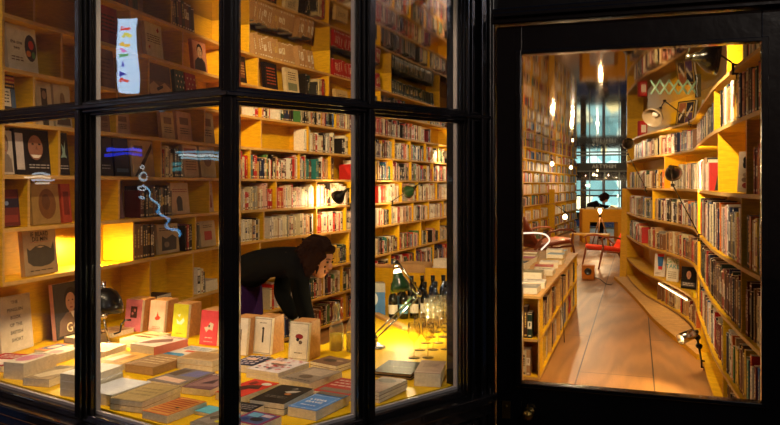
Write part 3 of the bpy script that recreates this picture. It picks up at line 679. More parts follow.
fo(205, 219, 184, ZL[5], .03, '#b7957a', [('r', .2, .15, .8, .6, '#8c3b34'), ('l', .2, .7, .8, .85, 2, '#4a3830')], 'tan cover with a red square near the bay corner, sixth shelf down')
# the bearded cover in the glowing cell
fo(33, 64, 228, ZL[6], .03, '#a98f6e', [('p', [(.10, .62), (.18, .55), (.34, .63), (.5, .66), (.66, .63), (.82, .56), (.9, .72), (.93, .5), (.9, .28), (.75, .2), (.5, .17), (.25, .2), (.1, .3)], '#4a443c'),
    ('p', [(.38, .62), (.5, .64), (.62, .62), (.5, .59)], '#b59a80'), ('t', 'IF BEARD', .5, .90, .036, '#241c18'), ('t', 'DIS MIN', .5, .79, .036, '#241c18'), ('l', .2, .715, .8, .735, 1, '#a83a2c'), ('l', .15, .07, .85, .12, 1, '#4a3c30')],
   'tan cover showing a big dark beard, standing in the glowing cell')
fo(163, 186, 224, ZL[6], .025, '#b39a78', [('p', [(.15, .1), (.85, .1), (.9, .5), (.7, .62), (.4, .5), (.2, .6)], '#3a3430'), ('e', .4, .3, .12, .1, '#8a7a66'), ('l', .1, .75, .9, .9, 2, '#5a4636')], 'beige cover with a dark drawing beside the brown spines')
fo(206, 221, 221, ZL[6], .025, '#b59c7a', [('r', .25, .25, .75, .6, '#a8382c'), ('l', .2, .72, .8, .86, 2, '#4a3c30')], 'tan cover with a red picture beside the bay corner, seventh shelf down')
# lower window-side shelf
fo(23, 56, 297, .633, .03, '#b3ab9a', [('t', s_, .5, .88-.135*i, .028, '#55504a') for i, s_ in enumerate(['THE', 'PENGUIN', 'BOOK', 'OF THE', 'BRITISH', 'SHORT'])], 'pale grey book lettered on six lines, standing in the low corner of the first pane', hmax=.34, inset=.15)
fo(72, 106, 283, .633, .03, '#3a352f', [('r', 0, 0, 1, 1, '#39362f')]+portrait('#39362f', '#b88a6c', '#6e5a4c', '#241811')[1:]+[('p', [(.46, .46), (.58, .46), (.54, .34)], '#d8c8b0'), ('t', 'GO', .52, .17, .085, '#ead9b4')], 'dark cover with a painted portrait and large GO lettering, low in the first pane', spine='#d9a79c', hmax=.37, inset=.12)
# third and fourth pane covers that face out
Bg = 'covers facing out among the spines'
fb_ = lambda *a, **k: faceout(*a, group=Bg, inset=.006, **k)
fo(244, 251, 56, ZL[1], .04, '#20160f', [('r', .2, .2, .8, .8, '#7c4426'), ('l', .2, .3, .8, .7, 4, '#c49a60')], 'dark cover with a brown picture, top rows of the third pane near the bay corner')
fo(270, 282, 62, ZL[1], .04, '#1b120d', [('l', .15, .15, .85, .85, 6, '#a8502c')], 'dark cover with orange lettering, second shelf down in the third pane')
fo(291, 303, 68, ZL[1], .04, '#cdbb98', [('r', .15, .1, .85, .4, '#7a8068'), ('l', .2, .5, .8, .85, 4, '#4a3c30')], 'cream cover with a grey-green picture, second shelf down in the third pane')
fo(340, 352, 90, ZL[1], .04, '#c9aa72', [('l', .2, .3, .8, .7, 3, '#6a4a2c')], 'tan cover in the lower corner of the upper third pane')

for k, (px, dz, w_, h_, t_, c_, nm) in enumerate(((166, 0, .22, .16, .045, '#1e1a1a', 'black book lying flat on the low wall shelf over the pale pink one'), (167, .046, .20, .15, .03, '#3a2a24', 'dark brown book lying on the black one on the low wall shelf'), (214, 0, .2, .15, .03, '#d8d0c0', 'white book lying lowest beside the corner post on the low wall shelf'), (214, .031, .2, .15, .03, '#cfc2ac', 'cream book lying in the middle beside the corner post, low wall shelf'), (214, .062, .19, .15, .028, '#e2dccf', 'off-white book lying uppermost beside the corner post, low wall shelf'))):
    s_ = S(px); t = LW.tan(s_); n = LW.nrm(s_, 1); o = LW.off(s_, .02, 1)-t*(w_/2)
    book(Matrix(((t.x, n.x, 0, o.x), (t.y, n.y, 0, o.y), (0, 0, 1, ZL[7]+.001+dz), (0, 0, 0, 1))), w_, h_, t_, c_, nm, [])
# ---------------------------------------------------------------- display table in the window
TT = .632
def M_TBL_():
    m, nt, b = mat('yellow_table_lacquer'); b.inputs['Base Color'].default_value = lin('#e6b80a'); b.inputs['Roughness'].default_value = .5; b.inputs['Specular IOR Level'].default_value = .25; noise_bump(nt, b, 20, .05, .001); return m
tb_ = thing('display_table', 'yellow display table filling the bay window, covered in books', 'table', Matrix.Translation((-.6, 4.0, 0)))
inv = tb_.matrix_world.inverted()
def poly(mb, pts, z0, z1, col='#e0aa12'):
    n = len(pts); v = [(x, y, z0) for x, y in pts]+[(x, y, z1) for x, y in pts]
    mb.add(v, [tuple(range(n))[::-1], tuple(range(n, 2*n))]+[(i, (i+1) % n, n+(i+1) % n, n+i) for i in range(n)], col)
gl = lambda f, s, k: tuple(f[0]+f[1]*s+f[2]*k)
c_ = FC-nb*.075
pts = [gl(FL, 1.86, -.056), (c_.x, c_.y), gl(FR, 1.25, -.056), (.40, 4.1), (.74, 5.95), (-.02, 5.95), (-.30, 4.75), (-.40, 4.46), (-1.05, 4.62), (-1.45, 4.98), tuple(LW.off(S(146), -.01, 1)), tuple(LW.off(S(146), .225, 1)), tuple(LW.off(S(60), .225, 1)), tuple(LW.off(.44, .22, 1)), gl(FL, 1.98, -.085)]
m = MB(); poly(m, pts, TT-.03, TT, '#e0a80e'); m.build('tabletop', M_TBL_(), tb_, M=inv)
m = MB(); pin = [((x+.45)*.92-.45, (y-4.2)*.92+4.2) for x, y in pts]; poly(m, pin, .06, TT-.03, '#c8920f'); m.build('carcass', M_PLY, tb_, M=inv)
pk = thing('edging_strip', 'pale wooden edging strip lying on the yellow table before the bottles', 'strip', Matrix())
a_, b2 = on(372, 313, TT+.02), on(402, 327, TT+.02); d_ = (b2-a_).normalized()
m = MB(); m.box(0, (b2-a_).length, 0, .05, 0, .022, '#d2a56a', M=frame((a_.x, a_.y, TT+.0005), d_)); m.build('strip', M_PLY, pk)

# ---------------------------------------------------------------- books lying on the table
LAY = []
def sat(a, b):
    for P in (a, b):
        for i in range(4):
            e = P[(i+1) % 4]-P[i]; n = Vector((-e.y, e.x)); n.normalize()
            pa = [n.dot(q) for q in a]; pb = [n.dot(q) for q in b]
            if max(pa) < min(pb)+.001 or max(pb) < min(pa)+.001: return False
    return True
def lay(Fp, Fb, L, R, n, col, art, label, **k):
    Y = (EYE-TT)*F/(Fb-PY); p = Vector(((Fp[0]-PX)/F*Y, Y)); zt = EYE-(Fp[1]-PY)*Y/F; h = max(.015, zt-TT)
    l = on(L[0], L[1], TT+h); r = on(R[0], R[1], TT+h); l = Vector((l.x, l.y)); r = Vector((r.x, r.y))
    ry = (r-p); lx = (p-l); w = min(max(lx.length, .10), .20); hh = min(max(ry.length, .13), .26)
    if lx.length > ry.length*1.15: w = min(max(lx.length, .13), .26); hh = min(max(ry.length, .10), .20)
    a = lx.normalized(); b = ry.normalized(); b2 = Vector((-a.y, a.x)); y = (b*1.3+b2*.7).normalized(); x = Vector((y.y, -y.x))
    LAY.append(dict(p=p, x=x, y=y, w=w, hh=hh, h=h, n=n, col=col, art=art, label=label, k=k))
def quad(b): p = b['p']; return [p, p+b['y']*b['hh'], p+b['y']*b['hh']-b['x']*b['w'], p-b['x']*b['w']]
blob = lambda c, *r: [('e', *r, c)]
# ---- behind the first pane
lay((23.5, 363.5), 380.3, (7.8, 360.8), (52, 353), 1, '#e6ddc8', [('e', .45, .45, .38, .3, '#d98aa0'), ('e', .62, .66, .22, .16, '#e3a6b4'), ('l', .1, .82, .9, .93, 1, '#7a6a5c')], 'thick white book with a pink flower cover, at the front of the first pane')
lay((58, 355), 364, (45, 352), (80, 346.5), 2, '#e4dac6', [('e', .5, .4, .3, .22, '#cfa0a0')], '{copy} cream book behind the pink flower book in the first pane')
lay((46, 380.5), 388.5, (28.5, 376), (76, 366), 1, '#8a7352', [('p', [(.1, .2), (.5, .1), (.9, .5), (.7, .9), (.3, .6)], '#b9a98c'), ('r', .08, .72, .5, .92, '#5c4830')], 'book with a mottled brown cover lying beside the first mullion')
lay((39, 341.2), 351.2, (24, 337.8), (77, 331), 1, '#dccfb4', [('p', [(.3, .25), (.7, .3), (.8, .7), (.4, .65)], '#4a4038')], 'cream box-thick book lying below the portrait cover')
lay((60.3, 348.3), 352.5, (48, 345.6), (86, 340), 1, '#d98a52', [('r', .1, .15, .9, .85, '#5a6a8c'), ('e', .5, .5, .25, .25, '#e0c0a0')], 'orange paperback with a blue picture lying beside the first mullion')
lay((3, 366), 372.5, (-14, 360), (28, 353), 1, '#b02a2a', [('r', .1, .1, .9, .5, '#e6dccb'), ('l', .15, .6, .9, .9, 3, '#e8d8c8')], 'flat red and white book at the very edge of the first pane')
lay((4, 350), 357, (-10, 345), (22, 341), 1, '#d6b8a0', [('l', .1, .2, .9, .5, 3, '#8c6a58')], 'pinkish book below the grey lettered cover')
# ---- straddling the first mullion
lay((86, 379), 402, (62.5, 373.5), (119, 366), 3, '#e9e6e2', [('r', .05, .05, .95, .95, '#e4e2e2')], '{copy} plain white book in the pile at the first mullion')
# ---- second pane
lay((104, 395), 406.5, (78, 388), (153, 376.5), 1, '#cfd2da', [('r', .04, .04, .96, .96, '#d6d9e2')], 'silvery white book lying at the front of the second pane')
lay((139, 403), 415, (115.3, 396), (178, 381.5), 2, '#8f7a52', [('r', .05, .05, .95, .95, '#a58c5c'), ('l', .15, .25, .85, .75, 3, '#8a744a')], '{copy} olive brown book at the front of the second pane')
lay((169, 419.7), 428, (148, 411), (216.5, 398.5), 1, '#c06a34', [('r', .04, .04, .96, .96, '#cf9448')]+[('r', .08, .12+.1*i, .92, .16+.1*i, '#a8331f') for i in range(8)]+[('e', .75, .4, .06, .04, '#2c1c14')], 'orange book striped with red lettering at the front of the second pane')
lay((172, 437), 441, (146, 424), (192, 426), 1, '#5fb6d0', [('r', .04, .04, .96, .96, '#6cc0d8')], 'thin cyan book tucked under the sill in front of the striped orange one')
lay((203, 432), 442, (183, 418.8), (240, 407), 1, '#7d746c', [('p', [(.05, .2), (.6, .1), (.95, .5), (.8, .95), (.3, .8)], '#9a9088'), ('p', [(.2, .5), (.4, .35), (.6, .6), (.4, .8)], '#5c544c'), ('e', .72, .32, .11, .075, '#d8d020')], 'grey book with a round yellow sticker beside the corner post')
lay((210.3, 390), 397, (186.5, 385), (241, 372), 1, '#6a4a52', [('p', [(.05, .1), (.95, .2), (.9, .9), (.2, .8)], '#8c6a6c'), ('p', [(.3, .3), (.7, .35), (.6, .7)], '#3c2a34'), ('l', .1, .85, .9, .95, 1, '#d8c8c0')], 'plum coloured picture book beside the corner post')
lay((178, 385), 391, (157, 374.5), (214, 368), 1, '#7c7270', [('p', [(.1, .12), (.9, .1), (.9, .3), (.12, .36)], '#d8b4a0'), ('p', [(.4, .5), (.95, .55), (.9, .95), (.5, .9)], '#6a6a9c'), ('p', [(.05, .5), (.35, .45), (.35, .9), (.08, .9)], '#5a4a40')], 'grey and lilac picture book behind the olive brown pair')
lay((154, 367.5), 376, (128.4, 363), (187, 356.5), 1, '#9c7a52', [('l', .12, .2, .88, .85, 4, '#d0b48c')], 'thick brown book with pale lettering in the middle of the second pane', pages='#b08a5e')
lay((211, 361.5), 373, (190, 354), (224, 354), 2, '#c9a97c', [('r', .06, .1+.09*i, .94, .13+.09*i, '#8c6238') for i in range(9)], '{copy} tan book with brown stripes below the coral cover')
lay((190, 357.5), 361, (161.7, 353), (217, 348.5), 1, '#dcd6cc', [('p', [(.0, .0), (.9, .0), (.5, .25), (.0, .2)], '#3f86b8'), ('r', .35, .4, .9, .55, '#c8604c'), ('l', .1, .6, .9, .9, 3, '#5a7aa0')], 'white book with blue and red printing lying below the lime cover')
lay((154, 347), 357, (134.7, 342.4), (187, 337.7), 1, '#d8c4b8', [('p', [(.1, .15), (.5, .2), (.9, .6), (.6, .85), (.2, .5)], '#7c5c58'), ('l', .1, .85, .9, .95, 1, '#4a4040')], 'thick book with salmon sides lying before the lime cover', spine='#d9826a', spine_right=True)
lay((127, 342.6), 351, (106, 337.7), (159, 333), 1, '#d5bd92', [('r', .12, .35, .9, .48, '#5c3c20'), ('r', .12, .6, .9, .7, '#8c6238')], 'cream book with brown bars lying before the rose cover', pages='#efdcb8')
lay((119, 365), 372, (98, 357.5), (153, 350), 1, '#d9a94c', [('r', .25, .25, .5, .8, '#f0e0c0'), ('r', .55, .2, .72, .8, '#c08438'), ('l', .1, .05, .9, .2, 2, '#8c5c24')], 'golden book with a pale block lying beside the desk lamp')  # cover colour carries the desk lamp's yellow glare
lay((112, 333), 338, (98, 330), (131, 327.5), 1, '#c9a274', [('l', .1, .3, .9, .7, 2, '#8c5434')], 'small tan paperback lying behind the desk lamp')
# ---- third pane
lay((253, 366), 374, (231, 363), (272, 357.4), 1, '#2e3350', [('e', .15+.24*i, .12+.2*j, .08, .07, '#b8a8b4') for i in range(4) for j in range(5)]+[('r', .3, .4, .72, .62, '#d8b4a4')], 'navy patterned book with a pink panel at the corner post')
lay((278.7, 373), 382.5, (253, 366.3), (305, 360.5), 3, '#d8cdd0', [('e', random.Random(i).uniform(.08, .92), random.Random(i+90).uniform(.06, .94), .05, .035, ['#b03a3c', '#2c2c3c', '#c87a80'][i % 3]) for i in range(34)]+[('r', .3, .42, .7, .6, '#e0b8a8')], '{copy} pink and black floral book in the middle of the third pane')
lay((241, 397), 405, (222, 390), (276, 381.5), 1, '#c8392c', [('p', [(.1, .3), (.45, .15), (.6, .45), (.9, .5), (.7, .75), (.3, .6)], '#4a2420'), ('e', .75, .82, .17, .08, '#e4dcd0'), ('p', [(.2, .7), (.4, .65), (.42, .85), (.2, .9)], '#7c2c24')], 'bright red book with a white oval beside the corner post')
lay((283, 404.2), 416, (254, 397.5), (315, 383), 2, '#201a18', [('p', [(.45, .62), (.62, .72), (.85, .75), (.78, .62), (.6, .56)], '#b8b0aa'), ('p', [(.5, .8), (.62, .9), (.7, .8)], '#8c8480'), ('e', .66, .50, .1, .05, '#b8743c'), ('l', .2, .22, .8, .36, 2, '#6a625c')], '{copy} black book with a pale moth, front of the third pane')
lay((238, 417), 426, (218, 408), (252, 405.5), 1, '#1d1c22', [('l', .2, .2, .9, .8, 3, '#8c8488')], 'small black book with white page edges at the corner post')
lay((264, 432), 443, (242, 419), (286, 417), 1, '#8c2c58', [('r', .08, .08, .92, .92, '#4a5a8c'), ('r', .12, .55, .5, .88, '#6aa8d0'), ('e', .6, .4, .2, .16, '#1c1a28'), ('r', .55, .65, .88, .85, '#c8b4c4'), ('e', .28, .3, .12, .1, '#2c3a7c')], 'magenta bordered picture book at the bottom of the third pane')
lay((309, 383.5), 391, (286, 376), (339, 369.5), 1, '#8a7a6c', [('r', .15, .5, .85, .92, '#a89686'), ('e', .5, .35, .2, .12, '#5c4c40'), ('l', .1, .05, .9, .16, 1, '#4a4038')], 'grey-brown book lying in the middle of the third pane')
lay((337, 366), 373, (312.6, 360.5), (354, 360), 2, '#6c4c36', [('e', .4, .5, .22, .2, '#3c281c'), ('e', .7, .6, .12, .1, '#9c7a5c')], '{copy} brown book lying before the clear bottles')
lay((352, 396), 402, (326, 386), (369, 381), 1, '#a82c24', [('r', .08, .1, .92, .3, '#7c6a5c'), ('l', .1, .4, .9, .9, 3, '#d0a49a')], 'red book between the blue one and the third mullion')
lay((323.5, 413.8), 424, (297.6, 407.4), (352, 397.4), 1, '#4f86cf', [('r', .0, .80, 1, 1, '#4f86cf'), ('r', .05, .04, .95, .05, '#dfe8f4'), ('r', .05, .75, .95, .76, '#dfe8f4'), ('r', .05, .04, .062, .76, '#dfe8f4'), ('r', .938, .04, .95, .76, '#dfe8f4'), ('p', [(.02, .82), (.98, .82), (.98, .99), (.02, .99)], '#6a625e'), ('t', 'LYDIA', .5, .50, .030, '#f0f2f4'), ('t', 'DAVIS', .5, .36, .030, '#f0f2f4'), ('l', .25, .13, .75, .22, 1, '#c8d8ee')], 'sky blue book with white lettering at the front of the third pane')
# ---- fourth pane
lay((411, 374.5), 380.5, (364, 369), (422, 362.4), 2, '#0b0a0a', [('l', .2, .45, .8, .55, 1, '#6a6258')], '{copy} long black book on the yellow table by the wine glasses', soft=False, pages='#c09a64')
lay((393, 397.5), 409, (372, 391), (415.6, 380.5), 3, '#7c5f50', [('e', .45, .75, .35, .14, '#3a2c28'), ('r', .1, .1, .9, .5, '#8c6c5c')], '{copy} dusky brown book piled at the front of the fourth pane')
lay((453, 377), 391, (426, 376), (459, 364), 1, '#a88c80', [('l', .2, .45, .8, .75, 3, '#7c6458'), ('r', .05, .04, .95, .08, '#d0b8a8')], 'thick mauve-grey book in the corner of the fourth pane')
OBS = []
for q_, r_ in ((on(109, 347, TT), .060), (on(376, 348, TT), .07)):
    OBS.append(dict(p=Vector((q_.x+r_, q_.y-r_)), x=Vector((1, 0)), y=Vector((0, 1)), w=2*r_, hh=2*r_))
for it in range(140):
    hit = False
    for i in range(len(LAY)):
        for j in range(i+1, len(LAY)):
            if sat(quad(LAY[i]), quad(LAY[j])):
                hit = True
                for b in (LAY[i], LAY[j]): b['w'] *= .992; b['hh'] *= .992
                cc = sum(quad(LAY[i]), Vector((0, 0)))/4-sum(quad(LAY[j]), Vector((0, 0)))/4; cc.normalize(); LAY[i]['p'] += cc*.003; LAY[j]['p'] -= cc*.003
    for ob in OBS:
        for b in LAY:
            if sat(quad(b), quad(ob)):
                cc = sum(quad(b), Vector((0, 0)))/4-sum(quad(ob), Vector((0, 0)))/4; cc.normalize(); b['p'] += cc*.005; b['w'] *= .99; hit = True
    # keep every book behind the glass
    for b in LAY:
        for q in quad(b):
            for o, nn in ((FC, NL), (FC, NR)):
                e = (q-o).dot(nn)+.066
                if e > 0: b['p'] -= nn*e; hit = True
            wx = min((LW.pos(LW.len*k/900) for k in range(120)), key=lambda w_: abs(w_.y-q.y)).x-.10
            if q.x < wx: b['p'].x += wx-q.x; hit = True
    if not hit: break
print('lay iterations', it)
CP = {2: ['top copy of the', 'lower copy of the'], 3: ['top copy of the', 'middle copy of the', 'bottom copy of the']}
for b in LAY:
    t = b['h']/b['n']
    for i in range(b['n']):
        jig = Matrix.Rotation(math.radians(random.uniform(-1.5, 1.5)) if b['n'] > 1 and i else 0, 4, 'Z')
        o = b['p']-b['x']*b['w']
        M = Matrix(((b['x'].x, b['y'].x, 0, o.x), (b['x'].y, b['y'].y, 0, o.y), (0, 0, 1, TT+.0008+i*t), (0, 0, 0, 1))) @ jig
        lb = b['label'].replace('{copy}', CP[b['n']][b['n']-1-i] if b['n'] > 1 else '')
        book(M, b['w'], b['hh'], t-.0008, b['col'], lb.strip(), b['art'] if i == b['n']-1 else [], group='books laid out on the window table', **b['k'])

# ---------------------------------------------------------------- standing books leaning on wooden blocks
ST = [((125.5, 302.7), (145, 331), '#c8707a', [('r', .04, .04, .96, .96, '#cd7680'), ('r', .32, .42, .72, .78, '#4a3028'), ('e', .45, .55, .07, .05, '#a8686a'), ('e', .58, .66, .07, .05, '#a8686a'), ('l', .3, .08, .7, .14, 1, '#e8b8b8')], 'rose pink book with a dark square picture', 'rose pink'),
      ((150, 305), (168, 332.5), '#e4b8a8', [('r', .04, .04, .96, .96, '#e9c0b0'), ('p', [(.34, .45), (.46, .5), (.52, .66), (.6, .52), (.74, .48), (.62, .4), (.45, .38)], '#d8402c'), ('l', .25, .1, .75, .2, 2, '#c08878')], 'pale pink book with a small red star emblem', 'pale pink'),
      ((173.5, 308), (191, 337), '#c4c42c', [('r', .04, .04, .96, .96, '#cdcc34'), ('p', [(.25, .55), (.45, .45), (.7, .6), (.78, .5), (.6, .38), (.3, .4)], '#e8ead4'), ('p', [(.3, .66), (.45, .6), (.5, .7)], '#e8ead4'), ('l', .3, .08, .7, .14, 1, '#8c8c20')], 'lime yellow book with a white bird emblem', 'lime yellow'),
      ((201, 312), (221, 345), '#dc4a50', [('r', .04, .04, .96, .96, '#e25058'), ('p', [(.22, .5), (.4, .52), (.55, .66), (.75, .62), (.7, .42), (.5, .46), (.35, .36)], '#d8d0b8'), ('e', .5, .55, .05, .04, '#5a4a3c'), ('l', .3, .18, .7, .24, 1, '#f0c8c0'), ('l', .25, .08, .75, .12, 1, '#f0c8c0')], 'coral red book with a pale bird emblem', 'coral red'),
      ((232, 320), (250, 354.7), '#e0d8c8', [('r', .04, .04, .96, .96, '#e6decd'), ('r', .35, .4, .65, .7, '#7a7068')], 'white book half hidden by the corner post', 'half hidden white'),
      ((255, 321), (274, 354), '#ddd5c4', [('r', .03, .03, .97, .97, '#8c8478'), ('r', .05, .045, .95, .955, '#e4dccb'), ('r', .47, .32, .57, .66, '#3a342e'), ('e', .52, .70, .07, .04, '#3a342e'), ('l', .3, .82, .7, .88, 1, '#8c8478')], 'white book with a slim dark figure', 'slim figure'),
      ((290, 326.5), (311, 360), '#ddd3ba', [('r', .03, .03, .97, .97, '#9c9280'), ('r', .05, .045, .95, .955, '#e6dcc4'), ('e', .52, .62, .2, .07, '#8c2c2c'), ('e', .45, .54, .08, .05, '#2c2420'), ('e', .6, .47, .09, .05, '#6a5a4c'), ('l', .3, .16, .7, .22, 1, '#8c8070')], 'cream book with a red and black emblem', 'cream emblem')]
for (tl, br, col, art, lab, short) in ST:
    Y = (EYE-TT)*F/(br[1]-PY); X = ((tl[0]+br[0])/2-1-PX)/F*Y
    a = math.radians(-24); x = Vector((math.cos(a), math.sin(a), 0)); bk = Vector((-x.y, x.x, 0))   # bk points away from the window
    w = (br[0]-tl[0]+1.0)/F*Y*1.03/math.cos(a)*.90; h = .205
    ln = .13
    o = Vector((X, Y, TT+.001))-x*w/2
    # block: front face leans back with the book
    M = Matrix(((x.x, 0, -bk.x, o.x), (x.y, 0, -bk.y, o.y), (0, 1, 0, o.z), (0, 0, 0, 1)))
    t = .022
    book(M @ Matrix.Translation((0, 0, -.0)) @ Matrix.Rotation(-ln, 4, 'X'), w, h, t, col, lab+', propped on a wooden block', art, group='books propped on wooden blocks')
    bl = thing('wooden_block', f'tan wooden block behind the {short} book in the window', 'block', frame(o+bk*.004, x), group='wooden blocks behind the propped books')
    mm = MB(); hb = h+.004; k_l = math.tan(ln); dp = .125
    mm.hexa([(.004, .0, 0), (w-.002, .0, 0), (w-.002, dp, 0), (.004, dp, 0), (.004, hb*k_l, hb), (w-.002, hb*k_l, hb), (w-.002, dp, hb), (.004, dp, hb)], '#c08a52')
    mm.build('block_body', M_WOOD, bl, bevel=.002)
# ---------------------------------------------------------------- lamps
def light(name, kind, loc, power, col=(1, .62, .30), size=.04, target=None, spot=None, blend=.6, shape=None):
    l = bpy.data.lights.new(name, kind); l.energy = power; l.color = col
    if kind == 'AREA':
        l.size = size
        if shape: l.shape = 'RECTANGLE'; l.size_y = shape
    else: l.shadow_soft_size = size
    if kind == 'SPOT': l.spot_size = math.radians(spot or 90); l.spot_blend = blend
    o = bpy.data.objects.new(name, l); C.objects.link(o); o.location = loc
    if target is not None: o.rotation_euler = (Vector(target)-Vector(loc)).to_track_quat('-Z', 'Y').to_euler()
    return o
WARM = (1, .65, .33); WARMW = (1, .75, .47)
M_BULB = emit('lit_bulb', '#ffd9a0', 14)
M_BULBOFF = plain('frosted_bulb', '#d8d2c4', .4)
M_GREENP = plain('dark_green_enamel', '#2f5a38', .25, coat=.5); M_BLKP = plain('black_enamel', '#080809', .3, coat=.1, spec=.3)
M_BEIGEP = plain('beige_enamel', '#9b8666', .35); M_BRZ = plain('bronze_enamel', '#2c2716', .25, coat=.4); M_WHT = plain('white_enamel', '#d9d4c8', .35)
def bell(r, L, t=.004):
    o = [(.018, 0), (.030, .012), (.034, L*.22), (r*.62, L*.42), (r*.86, L*.66), (r, L)]
    return o+[(max(.005, a-t), b+(-.001 if i == 0 else 0)) for i, (a, b) in enumerate(reversed(o))]
def lamp(name, label, joints, head, d, r, L, shade_mat, arm_mat, on=True, power=20, col=WARM, base=None, arm_r=.006, springs=True, spot=None, group=None, prof=None, open_cap=False, cat='lamp', lightpos=None, cd=None):
    b = thing(name, label, cat, Matrix.Translation(joints[0] if joints else head), group); inv = b.matrix_world.inverted()
    d = Vector(d).normalized(); Mh = inv @ along(head, d)
    m = MB(); m.lathe(prof or bell(r, L), Mh, n=28, cap=False); sh = m.build('shade', shade_mat, b)
    m = MB(); m.lathe([(.016, -.035), (.017, -.005), (.020, .004)], Mh, n=16); m.build('socket', arm_mat, sh)
    m = MB(); br = min(.03, r*.36); z0 = .0 if open_cap else L*.5
    m.lathe([(.008, z0-br*1.6), (br*.6, z0-br*.8), (br, z0), (br*.8, z0+br*.6), (br*.3, z0+br*.95), (0, z0+br)], Mh, n=16); m.build('bulb', M_BULB if on else M_BULBOFF, sh)
    if joints:
        for i in range(len(joints)-1):
            a, c = Vector(joints[i]), Vector(joints[i+1]); e = (c-a); sd = e.cross(Vector((0, 1, 0))).normalized()*arm_r*1.6
            m = MB()
            if i == 0 and base == 'disc': a = a+Vector((0, 0, .022))
            if springs: m.tube([inv @ (a+sd), inv @ (c+sd)], arm_r*.7); m.tube([inv @ (a-sd), inv @ (c-sd)], arm_r*.7)
            else: m.tube([inv @ a, inv @ c], arm_r)
            m.build('arm', arm_mat, b)
            m = MB(); m.lathe([(0, -arm_r*2), (arm_r*2.6, -arm_r*2), (arm_r*2.6, arm_r*2), (0, arm_r*2)], inv @ along(c, (0, 1, 0)), n=12); m.build('joint', arm_mat, b)
            if springs and i == 0:
                pts = []
                for k in range(60):
                    q = a.lerp(c, .06+.3*k/60); an = k*1.3; pts.append(inv @ (q+sd*1.8+Vector((math.cos(an), math.sin(an), 0))*arm_r))
                m = MB(); m.tube(pts, arm_r*.25, n=5); m.build('spring', M_CHROME, b)
        m = MB(); m.tube([inv @ Vector(joints[-1]), inv @ (Vector(head)-d*.03)], arm_r*.9); m.build('neck', arm_mat, b)
    if base == 'disc':
        m = MB(); m.lathe([(.055, 0), (.058, .006), (.052, .014), (.022, .022), (.012, .034), (0, .036)], n=32); m.build('base', arm_mat, b)
    elif base == 'clamp':
        m = MB(); Mc = frame((0, 0, 0), cd if cd is not None else (1, 0, 0)) @ Matrix.Translation((.014, 0, -.022)); m.box(-.016, -.003, -.014, .014, -.05, .020, M=Mc); m.box(-.016, .016, -.014, .014, .004, .014, M=Mc); m.box(-.016, .02, -.014, .014, -.05, -.040, M=Mc); m.tube([Mc @ Vector((.01, 0, -.05)), Mc @ Vector((.01, 0, -.075))], .004); m.build('clamp', arm_mat, b, bevel=.002)
    if on:
        lp = Vector(lightpos) if lightpos is not None else Vector(head)+d*(L*.5+br+.022)
        light('bulb_light', 'SPOT' if spot else 'POINT', lp, power, col, .018, target=lp+d if spot else None, spot=spot)
    return b
# 1 black desk lamp behind the first mullion
bp = on(109, 347, TT); Yl = bp.y
lamp('desk_lamp', 'glossy black domed desk lamp with a chrome foot beside the rose book', [(bp.x, bp.y, TT+.001), at(103, 316, Yl)+Vector((0, .0, 0))], at(103, 287, Yl-.03), (.0, -.05, -1), .118, .150, M_BLKP, M_CHROME, power=19, base='disc', springs=False, arm_r=.008, spot=None,
     prof=[(.018, 0), (.045, .006), (.078, .026), (.102, .062), (.115, .105), (.119, .150), (.115, .150), (.111, .105), (.098, .064), (.074, .030), (.04, .011), (.012, .008)])
m = MB(); pts = [at(114, 334, Yl+.12), at(120, 332, Yl+.16), at(121, 325, Yl+.2), at(125, 320, Yl+.2), at(131, 320, Yl+.2)]
m.tube(pts, .006); tag(m.build('lamp_cord', M_BLKP), 'short black curl of lamp cord behind the domed desk lamp', 'cord')
# glowing cell: a small lamp tucked behind the first mullion
gp = LW.off(S(100), .11, 1)
lamp('shelf_lamp', 'small lit lamp tucked inside the glowing yellow shelf cell', [(gp.x, gp.y, ZL[6]+.002)], (gp.x, gp.y, ZL[6]+.20), (.0, -.02, -1), .045, .06, M_BRZ, M_BRZ, power=42, col=(1, .66, .26), base='disc', arm_r=.005, springs=False)
# 2 green anglepoise in the fourth pane
g0 = on(376, 348, TT); Yg = g0.y
gh = at(397.5, 272, Yg+.30)
lamp('anglepoise_lamp', 'green anglepoise lamp leaning over the bottles and wine glasses, lit', [(g0.x, g0.y, TT+.001), at(374, 338, Yg), at(419, 294, Yg+.25), at(396, 263, Yg+.34)], gh, (.20, -.12, -1), .072, .125, M_GREENP, M_CHROME, power=26, col=(1, .76, .42), base='disc', arm_r=.008, open_cap=True, lightpos=gh+Vector((.03, -.02, -.15)))
# 3/4 clip lamps on the wall shelves
def clip(px, py, zs, s_px_, d, power, mat_, label, r=.075, out=.34, col=WARM, n_out=.1, Y=None, path=LW, side=1, on_=True, spot=None):
    sp = path.s_px(s_px_); e = path.off(sp, .0, side); tt = path.nrm(sp, side)
    h = at(px, py, Y or (e.y-.2)); j0 = Vector((e.x, e.y, zs+.022))-Vector((tt.x, tt.y, 0))*.016
    mid = (j0+h)/2+Vector((0, 0, .14)) - Vector((tt.x, tt.y, 0))*n_out
    return lamp('clip_lamp', label, [j0, mid], h, d, r, r*1.5, mat_, M_BRZ, on=on_, power=power, base='clamp', col=col, arm_r=.006, springs=False, group=None, spot=spot, cd=(tt.x, tt.y, 0))
clip(414, 188, ZL[5], 392, (-.55, .6, -.35), 26, M_GREENP, 'green clip lamp on a wall shelf in the fourth pane', Y=9.4, n_out=.22, r=.09)
clip(344, 192, ZL[5], 350, (-.62, .45, -.5), 24, M_BLKP, 'black clip lamp on a wall shelf at the edge of the third pane', Y=7.9, r=.08)
